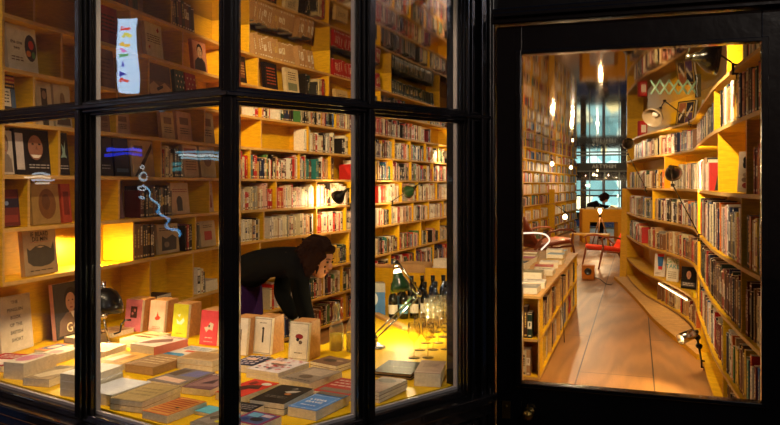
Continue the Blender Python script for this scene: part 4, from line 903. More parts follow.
clip(450, 152, ZL[4], 456, (-.45, .6, -.4), 20, M_WHT, 'small white clip lamp high on the wall shelves beside the door post', Y=11.6, r=.07)
# right-hand bookcase lamps
clip(692, 57, ZR[0], 735, (.9, -.25, -.12), 0, M_BRZ, 'big dark bronze lamp shade hanging at the top of the door glass', Y=4.5, r=.10, path=RW, side=-1, on_=False)
clip(659, 110, ZR[0], 690, (-.55, -.45, -.5), 0, M_BEIGEP, 'beige lamp shade hanging below the folding bracket', Y=6.8, r=.095, path=RW, side=-1, on_=False)
clip(626, 141, ZR[2]+.0, 646, (.5, .8, -.25), 45, M_BLKP, 'small black lamp with a bowed arm before the far glazing', Y=9.2, r=.075, path=RW, side=-1)
clip(671, 168, ZR[3], 700, (.45, .7, -.4), 60, M_BLKP, 'matt black lamp head in front of the eye-level shelf', Y=6.9, r=.08, path=RW, side=-1)
# scissor bracket
M_STRUT = plain('sage_enamel', '#7f9a78', .35)
sb = thing('folding_bracket', 'green zigzag folding lamp bracket on the yellow bookcase', 'bracket', Matrix.Translation(at(697, 86, 6.45))); inv = sb.matrix_world.inverted()
for i in range(5):
    for fl in (0, 1):
        a, b_ = at(651+9.2*i, 80 if fl else 94, 6.4), at(651+9.2*(i+1), 94 if fl else 80, 6.4)
        m = MB(); m.tube([inv @ (a+Vector((0, .012*fl, 0))), inv @ (b_+Vector((0, .012*fl, 0)))], .0085); m.build('strut', M_STRUT, sb)
m = MB(); p = inv @ at(698, 86, 6.4); m.box(p.x-.02, p.x+.02, p.y-.02, p.y+.02, p.z-.10, p.z+.10); m.build('wall_plate', M_BRZ, sb, bevel=.004)
# 10 silver plinth lamp
pl = RW.s_px(703); es = RW.s_px(703); en = RW.nrm(es, -1); e = RW.off(es, -.016, -1); e = Vector((e.x, e.y, .08+.022))
lamp('clamp_lamp', 'silver cylindrical lamp on a black gooseneck lighting the floor by the plinth', [tuple(e), at(699, 346, 6.1), at(697, 337, 6.02)], at(694, 333, 5.95), (-.9, -.30, -.30), .045, .14, M_CHROME, M_BLKP, power=26, col=(1, .64, .26), arm_r=.009, springs=False, base='clamp', cd=(en.x, en.y, 0), prof=[(.02, 0), (.04, .01), (.045, .14), (.041, .14), (.036, .014), (.015, .008)])
# ---------------------------------------------------------------- covers that face out on the curved bookcase
G = 'covers facing out on the curved bookcase'
fr_ = lambda *a, **k: faceout(*a, path=RW, side=-1, group=G, **k)
fr_(684, 666, 94, ZR[0], .03, '#3a2c22', [('r', .05, .05, .95, .95, '#c9a24a'), ('r', .10, .08, .48, .5, '#4a3428'), ('r', .52, .08, .9, .5, '#6a4a6c'), ('r', .10, .54, .48, .92, '#a8643c'), ('r', .52, .54, .9, .92, '#2c2a34'), ('p', [(.2, .2), (.45, .6), (.4, .7), (.15, .3)], '#e0d0b0'), ('p', [(.6, .3), (.85, .7), (.8, .8), (.55, .4)], '#e0d0b0')], 'framed comic-strip picture on the topmost shelf of the curved bookcase', lean=.18, hmax=.30, turn=.6, inset=.03)
fr_(706, 686, 99, ZR[0], .02, '#e0d6c0', [('l', .15, .2, .85, .85, 6, '#a09888')], 'white print leaning beside the framed comic picture', lean=.2, hmax=.28, turn=.8, inset=.03)
fr_(740, 726, 152, ZR[2], .05, '#dac9b0', [('e', .48, .8, .2, .08, '#1c1816'), ('e', .42, .68, .14, .1, '#1c1816'), ('e', .55, .42, .25, .06, '#a8907c'), ('e', .45, .3, .2, .06, '#8c7464'), ('e', .55, .16, .25, .07, '#a03a34')], 'cream comic book with a black creature, eye-level shelf of the curved bookcase', hmax=.29, turn=.85, inset=.03)
fr_(715, 706, 162, ZR[2], .03, '#23301e', [('l', .2, .4, .8, .6, 2, '#5c6a44')], 'dark green book leaning in the gap on the eye-level shelf', lean=.2, hmax=.24)
fr_(659, 649, 254, ZR[5], .02, '#dcd2c4', [('p', [(.25, .9), (.85, .9), (.72, .3), (.36, .3)], '#3a6ea8'), ('p', [(.22, 1.0), (.88, 1.0), (.85, .88), (.25, .88)], '#c8382c'), ('p', [(.33, .45), (.75, .45), (.72, .3), (.36, .3)], '#c8382c'), ('l', .1, .08, .6, .2, 2, '#7a6a5c')], 'white cover with a red and blue tumbler, low on the curved bookcase', hmax=.32, turn=.8, inset=.02)
fr_(671, 660, 257, ZR[5], .02, '#d9d0b8', [('t', 'GIVE', .5, .82, .075, '#5c9a4c'), ('t', 'TAKE', .5, .60, .075, '#2f8c94'), ('l', .15, .1, .85, .42, 4, '#8c8474')], 'pale cover with GIVE and TAKE in coloured capitals', hmax=.33, turn=.8, inset=.02)
fr_(687, 673, 266, ZR[5], .02, '#15120f', portrait('#1c1814', '#c08c6c', '#2c2420', '#15100c')[0:1]+portrait('#1c1814', '#c08c6c', '#2c2420', '#15100c')[2:]+[('r', .05, .1, .95, .3, '#5a5450'), ('l', .15, .13, .85, .28, 2, '#c8c0b4')], 'black cover with a small face, low on the curved bookcase', hmax=.26, turn=.8, inset=.02)
yq = RW.s_px(692); yt = RW.tan(yq); yb = thing('book', 'plain yellow paperback lying beneath the black face cover', 'book', frame((*RW.off(yq, .01, -1), ZR[5]+.001), (-yt.x, -yt.y, 0)))
m = MB(); m.box(-.20, .0, .004, .034, 0, .055, '#e8c818'); m.box(-.2, 0, .034, .036, 0.002, .053, '#efe4c8'); m.build('cover', M_COVER, yb)
# fluorescent strip below that shelf
a_, b_ = RW.off(RW.s_px(662), -.035, -1), RW.off(RW.s_px(690), -.035, -1)
st = thing('strip_light', 'short glowing strip light along a low shelf edge of the curved bookcase', 'light', Matrix.Translation((a_.x, a_.y, .33))); inv = st.matrix_world.inverted()
m = MB(); m.tube([inv @ Vector((a_.x, a_.y, .325)), inv @ Vector((b_.x, b_.y, .325))], .011); m.build('tube', emit('lit_tube', '#ffe0a8', 7), st)
m = MB(); m.tube([inv @ Vector((a_.x, a_.y, .34)), inv @ Vector((b_.x, b_.y, .34))], .009); m.build('holder', M_WHT, st)
# plinth that stands forward of the shelves
PB = Path([(2.795, 6.75), (2.86, 7.2), (2.92, 7.7), (3.05, 8.6), (3.25, 9.6), (3.55, 11.2), (3.75, 12.4)])
ps = thing('stepped_plinth', 'low yellow stepped plinth curving along the floor under the bookcase', 'plinth', Matrix.Translation((2.9, 7.5, 0))); inv = ps.matrix_world.inverted()
m = MB()
n = 40
for i in range(n):
    t0, t1 = PB.len*i/n, PB.len*(i+1)/n; p0, p1 = PB.pos(t0), PB.pos(t1)
    q0, q1 = [min((RW.pos(RW.len*k/200) for k in range(201)), key=lambda w: (w-p).length) for p in (p0, p1)]
    q0 = p0.lerp(q0, .96); q1 = p1.lerp(q1, .96)
    m.hexa([(p0.x, p0.y, .0), (p1.x, p1.y, .0), (q1.x, q1.y, .0), (q0.x, q0.y, .0), (p0.x, p0.y, .052), (p1.x, p1.y, .052), (q1.x, q1.y, .052), (q0.x, q0.y, .052)], PLYS, cols=[PLYS, '#d9a860', '#d9a018', PLYS, PLYS, PLYS])
m.build('plinth_board', M_PLY, ps, M=inv)
ep = thing('end_panel', 'tall narrow yellow panel ending the curved bookcase by the red chair', 'panel', Matrix.Translation((3.9, 12.6, 0))); inv = ep.matrix_world.inverted()
m = MB(); a_ = at(627.5, 262, 12.45); q = [(a_.x-.06, 12.60), (a_.x+.045, 12.56), (a_.x+.10, 12.7), (a_.x-.01, 12.74)]
m.hexa([(x-.03, y, 0) for x, y in q]+[(x+.02, y, 1.52) for x, y in q], PLYS, cols=[PLYS, PLYS, '#e6b030', PLYS, PLYS, PLYS]); m.build('panel_board', M_PLY, ep, M=inv)
# small red display boxes
for px, py, Yq, z, c, nm in ((632, 128, 11.0, 2.32, '#c02820', 'bright red slim box standing on the top shelf near the far end'), ):
    p = RW.off(RW.s_px(638), .06, -1); t_ = thing('display_box', nm, 'box', Matrix.Translation((p.x, p.y, ZR[0]+.001))); m = MB(); m.box(-.05, .05, -.06, .06, 0, .22, c); m.box(-.035, .035, -.062, -.0605, .05, .16, '#e4d8c8'); m.build('box_body', M_COVER, t_, bevel=.003)

# ---------------------------------------------------------------- low bookcase in the aisle
A0 = Vector((1.2, 5.95)); BLn, BD = 3.9, .78
BP = Path([tuple(A0+AX*(BLn*i/4)) for i in range(5)]); EP = Path([tuple(A0-ACR*BD), tuple(A0-ACR*BD*.5), tuple(A0)])
lb = thing('low_bookcase', 'waist-high yellow bookcase standing in the aisle with books piled on top', 'bookcase', Matrix.Translation((*A0, 0))); inv = lb.matrix_world.inverted()
def bbox_(x0, x1, y0, y1, z0, z1, nm, cols=None):
    m = MB(); M = inv @ frame((A0.x, A0.y, 0), (ACR.x, ACR.y, 0)); m.box(x0, x1, y0, y1, z0, z1, PLYS, cols=cols, M=M); m.build(nm, M_PLY, lb, bevel=.001)
EDG = [PLYS, PLYS, PLYE, PLYE, PLYE, PLYE]
bbox_(-BD-.01, .012, -.012, BLn+.01, .678, .70, 'top_board', [PLYS, '#cfa05c', PLYE, PLYE, PLYE, PLYE])
bbox_(-BD, .0, .0, BLn, .328, .35, 'shelf', EDG); bbox_(-BD, .0, 0, BLn, .02, .045, 'base_board', EDG)
bbox_(-.235, -.225, .235, BLn, .045, .678, 'back_panel'); bbox_(-BD, -.0, .225, .235, .045, .678, 'back_panel')
bbox_(-BD-.012, -BD+.008, 0, BLn, .0, .678, 'end_panel'); bbox_(-.012, 0, .0, .235, .045, .678, 'side_panel', [PLYS, PLYS, PLYE, PLYS, PLYS, PLYS])
bbox_(-.225, .0, BLn-.02, BLn, .0, .678, 'end_panel')
dv = [.95, 1.75, 2.6, 3.3]
for s_ in dv:
    for z0, z1 in ((.35, .678), (.045, .328)): bbox_(-.22, -.004, s_-.009, s_+.009, z0, z1, 'divider', [PLYS, PLYS, PLYE, PLYE, PLYE, PLYS])
for i, z in enumerate((.35, .045)):
    fill(BP, 1, .27, BLn-.04, z, .26, ['warm', 'mix'][i], ('B', i), thick=(.025, .05), hh=(.18, .25), skip=[(a-.012, a+.012) for a in dv], seed=90+i, gap=.7)
    fill(EP, 1, .03, BD-.03, z, .27, ['dark', 'warm'][i], ('E', i), thick=(.03, .05), hh=(.20, .26), seed=95+i, gap=0, inset=.025)
TOPB = [(.08, .12, 'grey', '#8d8a80', .05), (.42, .1, 'white', '#e4ddd0', .05), (.30, .42, 'pale pink', '#d8a89a', .06), (.62, .46, 'cream', '#ddd0ac', .09), (.72, .16, 'olive grey', '#8a8262', .10), (1.0, .45, 'teal', '#3c7c7c', .05), (1.32, .44, 'orange', '#cf7432', .06), (1.36, .13, 'ivory', '#e8dfc8', .05),
        (1.68, .16, 'red', '#b5302a', .05), (1.72, .45, 'navy', '#28345c', .08), (2.02, .15, 'bright white', '#efeae0', .06), (2.06, .46, 'tan', '#bd935e', .07), (2.38, .14, 'mustard', '#c89c30', .05), (2.42, .46, 'magenta', '#b04c84', .06), (2.75, .16, 'pale blue', '#9ab8d0', .08), (3.1, .2, 'pearl white', '#eae6dc', .10), (3.45, .2, 'sky blue', '#6c9cc8', .06), (3.1, .5, 'rust', '#a85030', .07), (2.76, .48, 'buff', '#cdb488', .06)]
for s_, x_, nm, c, h in TOPB:
    o = A0+AX*s_-ACR*(x_+.1); a = Vector((ACR.x, ACR.y, 0)); M = frame((o.x, o.y, .7015), a) @ Matrix.Rotation(random.uniform(-.08, .08), 4, 'Z')
    book(M, .19, .25, h, c, f'{nm} book piled on top of the low bookcase', [('l', .15, .55, .85, .85, 3, '#4a3c34' if sum(lin(c)[:3]) > .8 else '#d8ccb4')], group='books on top of the low bookcase')
# white bowed lamp arm and hanging cable
bw = thing('bowed_lamp', 'thin white bowed lamp arm curving over the low bookcase', 'lamp', Matrix.Translation(at(541, 250, 7.1))); inv = bw.matrix_world.inverted()
pts = [at(541, 250, 7.1), at(545, 246, 7.1), at(549.5, 240.5, 7.1), at(546, 235, 7.1), at(538, 233, 7.1), at(528, 233, 7.1), at(518, 233.5, 7.1)]
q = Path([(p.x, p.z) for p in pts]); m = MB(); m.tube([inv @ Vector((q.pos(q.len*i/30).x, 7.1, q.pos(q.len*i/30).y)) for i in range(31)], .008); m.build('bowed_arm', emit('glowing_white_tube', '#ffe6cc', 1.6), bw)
m = MB(); b0 = inv @ at(541, 250, 7.1); m.lathe([(.045, -.0), (.045, .012), (.012, .02), (.01, .06), (0, .06)], Matrix.Translation((b0.x, b0.y, .7015-at(541, 250, 7.1).z))); m.build('foot', M_WHT, bw)
def cable(pts, label, r=.005):
    m = MB(); m.tube(pts, r, n=6); o = m.build('cable', M_BLKP); tag(o, label, 'cable')
cable([Vector((*(A0+AX*1.75+ACR*.02), .66)), Vector((*(A0+AX*1.72+ACR*.02), .45)), Vector((*(A0+AX*1.66+ACR*.025), .3)), Vector((*(A0+AX*1.74+ACR*.03), .15)), Vector((*(A0+AX*1.6+ACR*.05), .008))], 'black cable hanging down the side of the low bookcase', .004)
cp = [(594, 277), (600, 279), (606, 284), (611, 285), (613, 283)]
cable([on(x, y, .006) for x, y in cp], 'thin black cable snaking over the boards by the speaker')
# ---------------------------------------------------------------- bottles and glasses
M_DARKG = plain('dark_bottle_glass', '#0b0c08', .08, coat=.5); M_LIQ, _nt, _b = mat('yellow_cordial'); _b.inputs['Base Color'].default_value = lin('#f4dc3c'); _b.inputs['Roughness'].default_value = .15; _b.inputs['Transmission Weight'].default_value = .55; M_LABEL = plain('bottle_label', '#cfc6b4', .6); M_LABELB = plain('blue_bottle_label', '#4f7f9c', .6)
BPROF = [(0, 0), (.034, 0), (.037, .004), (.037, .150), (.033, .175), (.017, .205), (.0145, .225), (.0145, .265), (.017, .266), (.017, .276), (0, .276)]
BPROF = [(a*.88, b*.93) for a, b in BPROF]
def wine_bottle(p, label, lab):
    b = thing('wine_bottle', label, 'bottle', Matrix.Translation(p), 'wine bottles behind the glasses')
    m = MB(); m.lathe(BPROF, n=20); bo = m.build('bottle_body', M_DARKG, b)
    m = MB(); m.lathe([(.0332, .04), (.0332, .105)], n=20, cap=False); m.build('paper_label', lab, bo)
    m = MB(); m.lathe([(.0158, .215), (.0160, .2582), (0, .2585)], n=16); m.build('capsule', M_BLKP, bo)
pos = [(393+10.6*i, 319-.5*i) for i in range(7)]+[(401+10.6*i, 309.5-.3*i) for i in range(6)]
for i, (x, y) in enumerate(pos):
    row = 'front' if i < 7 else 'back'; k = (i if i < 7 else i-7)+1
    wine_bottle(on(x, y, TT+.001), f'{ORD[k]} dark wine bottle from the left in the {row} row', M_LABELB if i % 3 == 1 else M_LABEL)
def clear_bottle(p, label, s=1.0):
    b = thing('water_bottle', label, 'bottle', Matrix.Translation(p) @ Matrix.Scale(s, 4), 'clear bottles of yellow cordial')
    P = [(0, 0), (.040, 0), (.044, .006), (.044, .12), (.040, .15), (.022, .195), (.0155, .215), (.0145, .255), (.019, .258), (.019, .27), (.015, .27)]
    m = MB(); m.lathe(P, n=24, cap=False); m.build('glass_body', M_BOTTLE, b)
    m = MB(); m.lathe([(0, .005), (.039, .006), (.040, .10), (0, .1001)], n=24); m.build('drink', M_LIQ, b)
    m = MB(); m.tube([(.02, 0, .225), (.026, 0, .25), (.014, 0, .285), (-.014, 0, .285), (-.026, 0, .25), (-.02, 0, .225)], .002, n=6); m.lathe([(.011, .268), (.014, .282), (.009, .292), (0, .293)], n=16); m.build('swing_stopper', M_CHROME, b)
clear_bottle(on(336.5, 350, TT+.001), 'clear swing-top bottle of yellow cordial, standing away from the mullion', .97)
clear_bottle(on(353.5, 351, TT+.001), 'clear swing-top bottle of yellow cordial touching the third mullion')
GP = [(0, 0), (.033, 0), (.034, .002), (.008, .006), (.0035, .012), (.0032, .085), (.008, .092), (.026, .110), (.036, .135), (.037, .155), (.031, .195), (.0302, .195), (.0358, .155), (.035, .136), (.025, .113), (.006, .095), (0, .094)]
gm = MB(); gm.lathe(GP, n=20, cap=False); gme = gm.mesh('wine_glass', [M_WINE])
rows_ = [[(414, 358), (428, 357.5)], [(420, 350), (433, 349.6), (446, 349.2)], [(426, 343), (438.5, 342.8), (451.5, 342.4)], [(431, 337), (443.5, 336.8), (456, 336.4)], [(436, 332), (448, 331.8), (460, 331.5)], [(429, 327.6), (441, 327.4), (453, 327.2)], [(434, 323.5), (446, 323.4), (458, 323.2)]]
rn = ['frontmost', 'second', 'third', 'fourth', 'fifth', 'sixth', 'rearmost']
for i, row in enumerate(rows_):
    for j, (x, y) in enumerate(row):
        o = bpy.data.objects.new('wine_glass', gme); C.objects.link(o); o.location = on(x, y, TT+.0008)
        tag(o, f'{ORD[j+1]} wine glass from the left in the {rn[i]} row, on the yellow table', 'glass', 'wine glasses on the yellow table')
# blue and white boxed book behind the bottles, card boxes
bb = on(373, 316, TT); bx = thing('standing_box', 'blue and white box with a round motif standing beside the third mullion', 'box', frame((bb.x, bb.y+.02, TT+.001), (1, .1, 0)))
m = MB(); m.box(-.06, .09, 0, .10, 0, .235, '#3f6ea8', cols=['#3f6ea8', '#cfc8ba', '#4a78b0', '#b8c4d0', '#b8c4d0', '#3f6ea8']); m.build('carton', M_COVER, bx, bevel=.002)
m = MB(); m.face([(.0+.035*math.cos(a*.349), -.001, .12+.05*math.sin(a*.349)) for a in range(18)], '#d4dae0'); m.face([(-.06, -.0006, .17), (.09, -.0006, .17), (.09, -.0006, .235), (-.06, -.0006, .235)], '#a8a49c'); m.build('printed_motif', M_COVER, bx)
# second low table beyond with yellow trays of books
BTM = Matrix.Translation((.33, 8.25, 0)) @ Matrix.Rotation(-.32, 4, 'Z')
bt = thing('book_tray', 'yellow tray table with raised sides behind the wine bottles', 'table', BTM)
m = MB(); m.box(-.52, .52, -.42, .42, .0, .50, '#d9a80e'); m.build('tray_carcass', M_PLY, bt)
for k, (x0, h) in enumerate(((-.52, .70), (-.17, .66), (.18, .72))):
    m = MB(); m.box(x0, x0+.34, -.42, -.40, .501, h, '#e2b01c'); m.build('tray_side', M_PLY, bt)
    m = MB(); m.box(x0, x0+.015, -.399, .42, .501, h-.04, '#e2b01c'); m.build('tray_divider', M_PLY, bt)
for k, (x, y, c, nm, w, d, h) in enumerate(((-.49, -.36, '#b98a5c', 'kraft brown carton lying open on the tray table', .29, .3, .20), (-.14, -.32, '#c9a06c', 'tan carton in the middle of the tray table', .29, .3, .24), (.21, -.2, '#e4dccb', 'white carton beside the tan one on the tray table', .27, .24, .28))):
    t_ = thing('carton', nm, 'box', BTM @ Matrix.Translation((x, y, .502)))
    m = MB(); m.box(0, w, 0, d, 0, h, c); bd = m.build('carton_body', M_COVER, t_, bevel=.003); m = MB(); m.box(.0, w, -.004, d*.5, h+.001, h+.006, c); m.build('flap', M_COVER, bd)

# ---------------------------------------------------------------- far furniture
def armchair(name, label, M, seatm, woodc, wide=.68):
    b = thing(name, label, 'chair', M); w = wide/2
    def cush(pts, th, nm):     # padded slab through side profile pts (x=depth, z=height), extruded across y
        m = MB(); n = len(pts); prof = [Vector(p) for p in pts]; nor = []
        for i in range(n):
            d = prof[min(i+1, n-1)]-prof[max(i-1, 0)]; nor.append(Vector((-d.y, d.x)).normalized()*th/2)
        K = 9; V = []; 
        for j in range(K):
            y = -w*.82+2*w*.82*j/(K-1); f = 1-.35*abs(2*j/(K-1)-1)**4
            V.append([(prof[i].x+nor[i].x*f*s_, y, prof[i].y+nor[i].y*f*s_) for s_ in (1,) for i in range(n)]+[(prof[i].x-nor[i].x*f, y, prof[i].y-nor[i].y*f) for i in reversed(range(n))])
        pts_ = [p for r in V for p in r]; R = 2*n; fs = []
        for j in range(K-1):
            for i in range(R): fs.append((j*R+i, j*R+(i+1) % R, (j+1)*R+(i+1) % R, (j+1)*R+i))
        fs.append(tuple(range(R))[::-1]); fs.append(tuple(range((K-1)*R, K*R)))
        m.add(pts_, fs, '#ffffff', 0, True); return m.build(nm, seatm, b)
    cush([(-.36, .40), (-.2, .385), (0, .36), (.2, .33), (.3, .33)], .09, 'seat'); cush([(.26, .34), (.36, .5), (.45, .66), (.52, .80)], .08, 'backrest')
    for s_ in (-1, 1):
        y = s_*w
        m = MB(); m.tube([(-.40, y, .0), (-.33, y, .30), (-.30, y, .42)], [.014, .02, .02], woodc); m.build('leg', M_WOOD, b)
        m = MB(); m.tube([(.50, y, .0), (.38, y, .25), (.24, y, .42)], [.014, .02, .02], woodc); m.build('leg', M_WOOD, b)
        m = MB(); m.tube([(-.38, y, .55), (-.28, y, .60), (-.08, y, .60), (.12, y, .55), (.30, y, .40), (.42, y, .2)], [.012, .017, .018, .017, .014, .011], woodc); m.tube([(-.3, y, .40), (-.33, y, .56)], .016, woodc); m.build('armrest', M_WOOD, b)
        m = MB(); m.tube([(-.32, y, .33), (.3, y, .28)], .017, woodc); m.build('side_rail', M_WOOD, b)
    return b
p = on(609, 267, 0)
armchair('lounge_armchair', 'low red-orange lounge chair with curved wooden arms on the bare boards', Matrix.Translation((p.x, p.y, 0)) @ Matrix.Rotation(math.radians(14), 4, 'Z'), plain('red_wool', '#ff4a18', .85), '#9a5426', .62)
p = on(551, 262, 0)
armchair('leather_armchair', 'brown leather armchair with wooden arms behind the low bookcase', Matrix.Translation((p.x-.2, p.y-.3, 0)) @ Matrix.Rotation(math.radians(195), 4, 'Z') @ Matrix.Scale(1.18, 4), plain('brown_leather', '#8a3f1c', .45), '#7a3e1c', .78)
# low coffee table
p = on(590, 252, 0); ct = thing('coffee_table', 'small yellow coffee table behind the red chair', 'table', frame((p.x, p.y, 0), (ACR.x, ACR.y, 0)))
m = MB(); m.box(-.45, .45, -.25, .25, .40, .43, '#dca326'); m.build('tabletop', M_PLY, ct, bevel=.003)
for x in (-.41, .41):
    for y in (-.21, .21): m = MB(); m.box(x-.02, x+.02, y-.02, y+.02, 0, .40, '#d09a20'); m.build('leg', M_PLY, ct)
# counter with white books, person behind
CY = 20.0; c0 = at(585, 200, CY); ctr = thing('counter', 'long yellow counter across the far end of the shop', 'counter', frame((c0.x, CY+.25, 0), (1, -.1, 0)))
m = MB(); m.box(0, 1.15, 0, .6, .86, .91, '#e0a622'); m.build('worktop', M_PLY, ctr, bevel=.004)
m = MB(); m.box(.02, 1.13, .04, .06, .56, .86, '#d99c1c'); m.build('front_panel', M_PLY, ctr)
for x in (.0, .95): m = MB(); m.box(x, x+.2, .03, .57, 0, .86, '#d99c1c'); m.build('pedestal', M_PLY, ctr)
for k, (x, c, nm) in enumerate(((.12, '#e8e2d6', 'white'), (.38, '#d8c8b0', 'cream'), (.72, '#eeeae2', 'large white'), (.95, '#c8a888', 'tan'))):
    book(ctr.matrix_world @ Matrix.Translation((x, .08, .911)), .2, .14, .05, c, f'{nm} book lying on the far yellow counter', group='books on the far counter')
# tripod lamp and a second bulb lamp
p = on(600, 248, 0); tl = thing('tripod_lamp', 'tripod lamp with a bare glowing bulb before the far counter', 'lamp', Matrix.Translation((p.x, p.y, 0)))
for a in (0, 2.1, 4.2): m = MB(); m.tube([(.28*math.cos(a), .28*math.sin(a), 0), (.02*math.cos(a), .02*math.sin(a), .78)], .014, '#8a5a2c'); m.build('leg', M_WOOD, tl)
m = MB(); m.lathe([(.03, .76), (.035, .80), (.02, .86), (0, .86)]); m.build('socket', M_BRZ, tl)
M_BULB2 = emit('bare_bulb', '#ffe2b0', 12)
m = MB(); m.lathe([(.012, .86), (.035, .90), (.05, .94), (.035, .98), (0, .99)], n=16); m.build('bulb', M_BULB2, tl)
light('tripod_light', 'POINT', (p.x, p.y-.07, 1.06), 30, WARM, .04)
def bulb_lamp(px, py, Y, label, power, r=.045, spx=None):
    h = at(px, py, Y); b = thing('bulb_lamp', label, 'lamp', Matrix.Translation(h))
    m = MB(); m.lathe([(0, -r), (r*.7, -r*.7), (r, 0), (r*.7, r*.7), (.012, r*1.2)], n=16); m.build('bulb', M_BULB2, b)
    m = MB(); m.lathe([(.016, r*1.1), (.018, r*2.3), (0, r*2.4)]); m.build('socket', M_BRZ, b)
    w = LW.pos(LW.s_px(spx or px)); m = MB(); m.tube([(0, 0, r*2.2), ((w.x-h.x)*.5, (w.y-h.y)*.5, r*4), (w.x-h.x, w.y-h.y, r*2)], .007); m.build('arm', M_BRZ, b)
    light('bulb_lamp_light', 'POINT', h+Vector((.02, -.02, -r*1.5)), power, WARM, .04)
bulb_lamp(552, 164, 17.5, 'bare glowing bulb arched out from the far wall shelves, the brighter higher one', 30, .05, 548)
bulb_lamp(571, 167.5, 21.5, 'bare glowing bulb beside the far glazing frame', 30, .05, 566)
bulb_lamp(565, 217, 15.0, 'bare glowing bulb low over the leather armchair', 22, .05, 545)
bulb_lamp(620.5, 207, 18.5, 'bare glowing bulb at the end of the far counter', 14, .05, 575) if False else None
# speaker box
p = on(589, 279, 0); sp = thing('speaker', 'small orange loudspeaker box standing on the floor past the low bookcase', 'speaker', frame((p.x-.12, p.y, 0), (ACR.x, ACR.y, 0)))
m = MB(); m.box(0, .2, 0, .2, 0, .23, '#c8741c'); m.build('cabinet', M_PLY, sp, bevel=.006)
m = MB(); m.lathe([(0, .0), (.04, .002), (.055, .008), (.06, .0), (.06, -.002)], along((.10, -.004, .13), (0, -1, 0)), '#16120e'); m.build('cone', M_PAINT, sp)

# ---------------------------------------------------------------- people
def skin_mesh(verts, edges, radii, sub=2, root=0, mats=M_SKIN, extra=None, voxel=None):
    me = bpy.data.meshes.new('s'); me.from_pydata([tuple(v) for v in verts], edges, []); o = bpy.data.objects.new('s', me); C.objects.link(o)
    sm = o.modifiers.new('skin', 'SKIN'); sm.use_smooth_shade = True
    for i, r in enumerate(radii):
        sv = me.skin_vertices[0].data[i]; sv.radius = (r, r) if not isinstance(r, tuple) else r; sv.use_root = (i == root)
    ss = o.modifiers.new('sub', 'SUBSURF'); ss.levels = ss.render_levels = sub
    bpy.context.view_layer.update()
    out = bpy.data.meshes.new_from_object(o.evaluated_get(bpy.context.evaluated_depsgraph_get())); bpy.data.objects.remove(o)
    mb = MB(); mb.v = [v.co.copy() for v in out.vertices]; mb.f = [tuple(p.vertices) for p in out.polygons]
    mb.c = [lin('#ffffff')]*len(mb.f); mb.m = [0]*len(mb.f); mb.sm = [True]*len(mb.f); bpy.data.meshes.remove(out); return mb
def ellipsoid(c, r, M=None, n=24, k=16, jit=0, seed=0):
    mb = MB(); pts = []
    for i in range(k+1):
        a = math.pi*i/k
        for j in range(n):
            b = 2*math.pi*j/n; u = Vector((math.sin(a)*math.cos(b), math.sin(a)*math.sin(b), math.cos(a)))
            f = 1+(jit*noise.noise(u*3.1+Vector((seed, 0, 0))) if jit else 0); p = Vector((u.x*r[0]*f, u.y*r[1]*f, u.z*r[2]*f)); p = (M @ p) if M is not None else p
            pts.append(p+Vector(c))
    fs = [(i*n+j, i*n+(j+1) % n, (i+1)*n+(j+1) % n, (i+1)*n+j) for i in range(k) for j in range(n)]
    mb.add(pts, [f[::-1] for f in fs], '#ffffff', 0, True); return mb
def remesh(mb, voxel, name, mats, parent, M=None, smooth=2):
    o = mb.build(name, mats); md = o.modifiers.new('r', 'REMESH'); md.mode = 'VOXEL'; md.voxel_size = voxel; md.use_smooth_shade = True
    s = o.modifiers.new('s', 'SMOOTH'); s.iterations = smooth; s.factor = .5
    bpy.context.view_layer.update(); me = bpy.data.meshes.new_from_object(o.evaluated_get(bpy.context.evaluated_depsgraph_get())); bpy.data.objects.remove(o)
    me.materials.clear(); me.materials.append(mats)
    r = bpy.data.objects.new(name, me); C.objects.link(r); r.parent = parent
    if M is not None: r.matrix_local = M
    return r
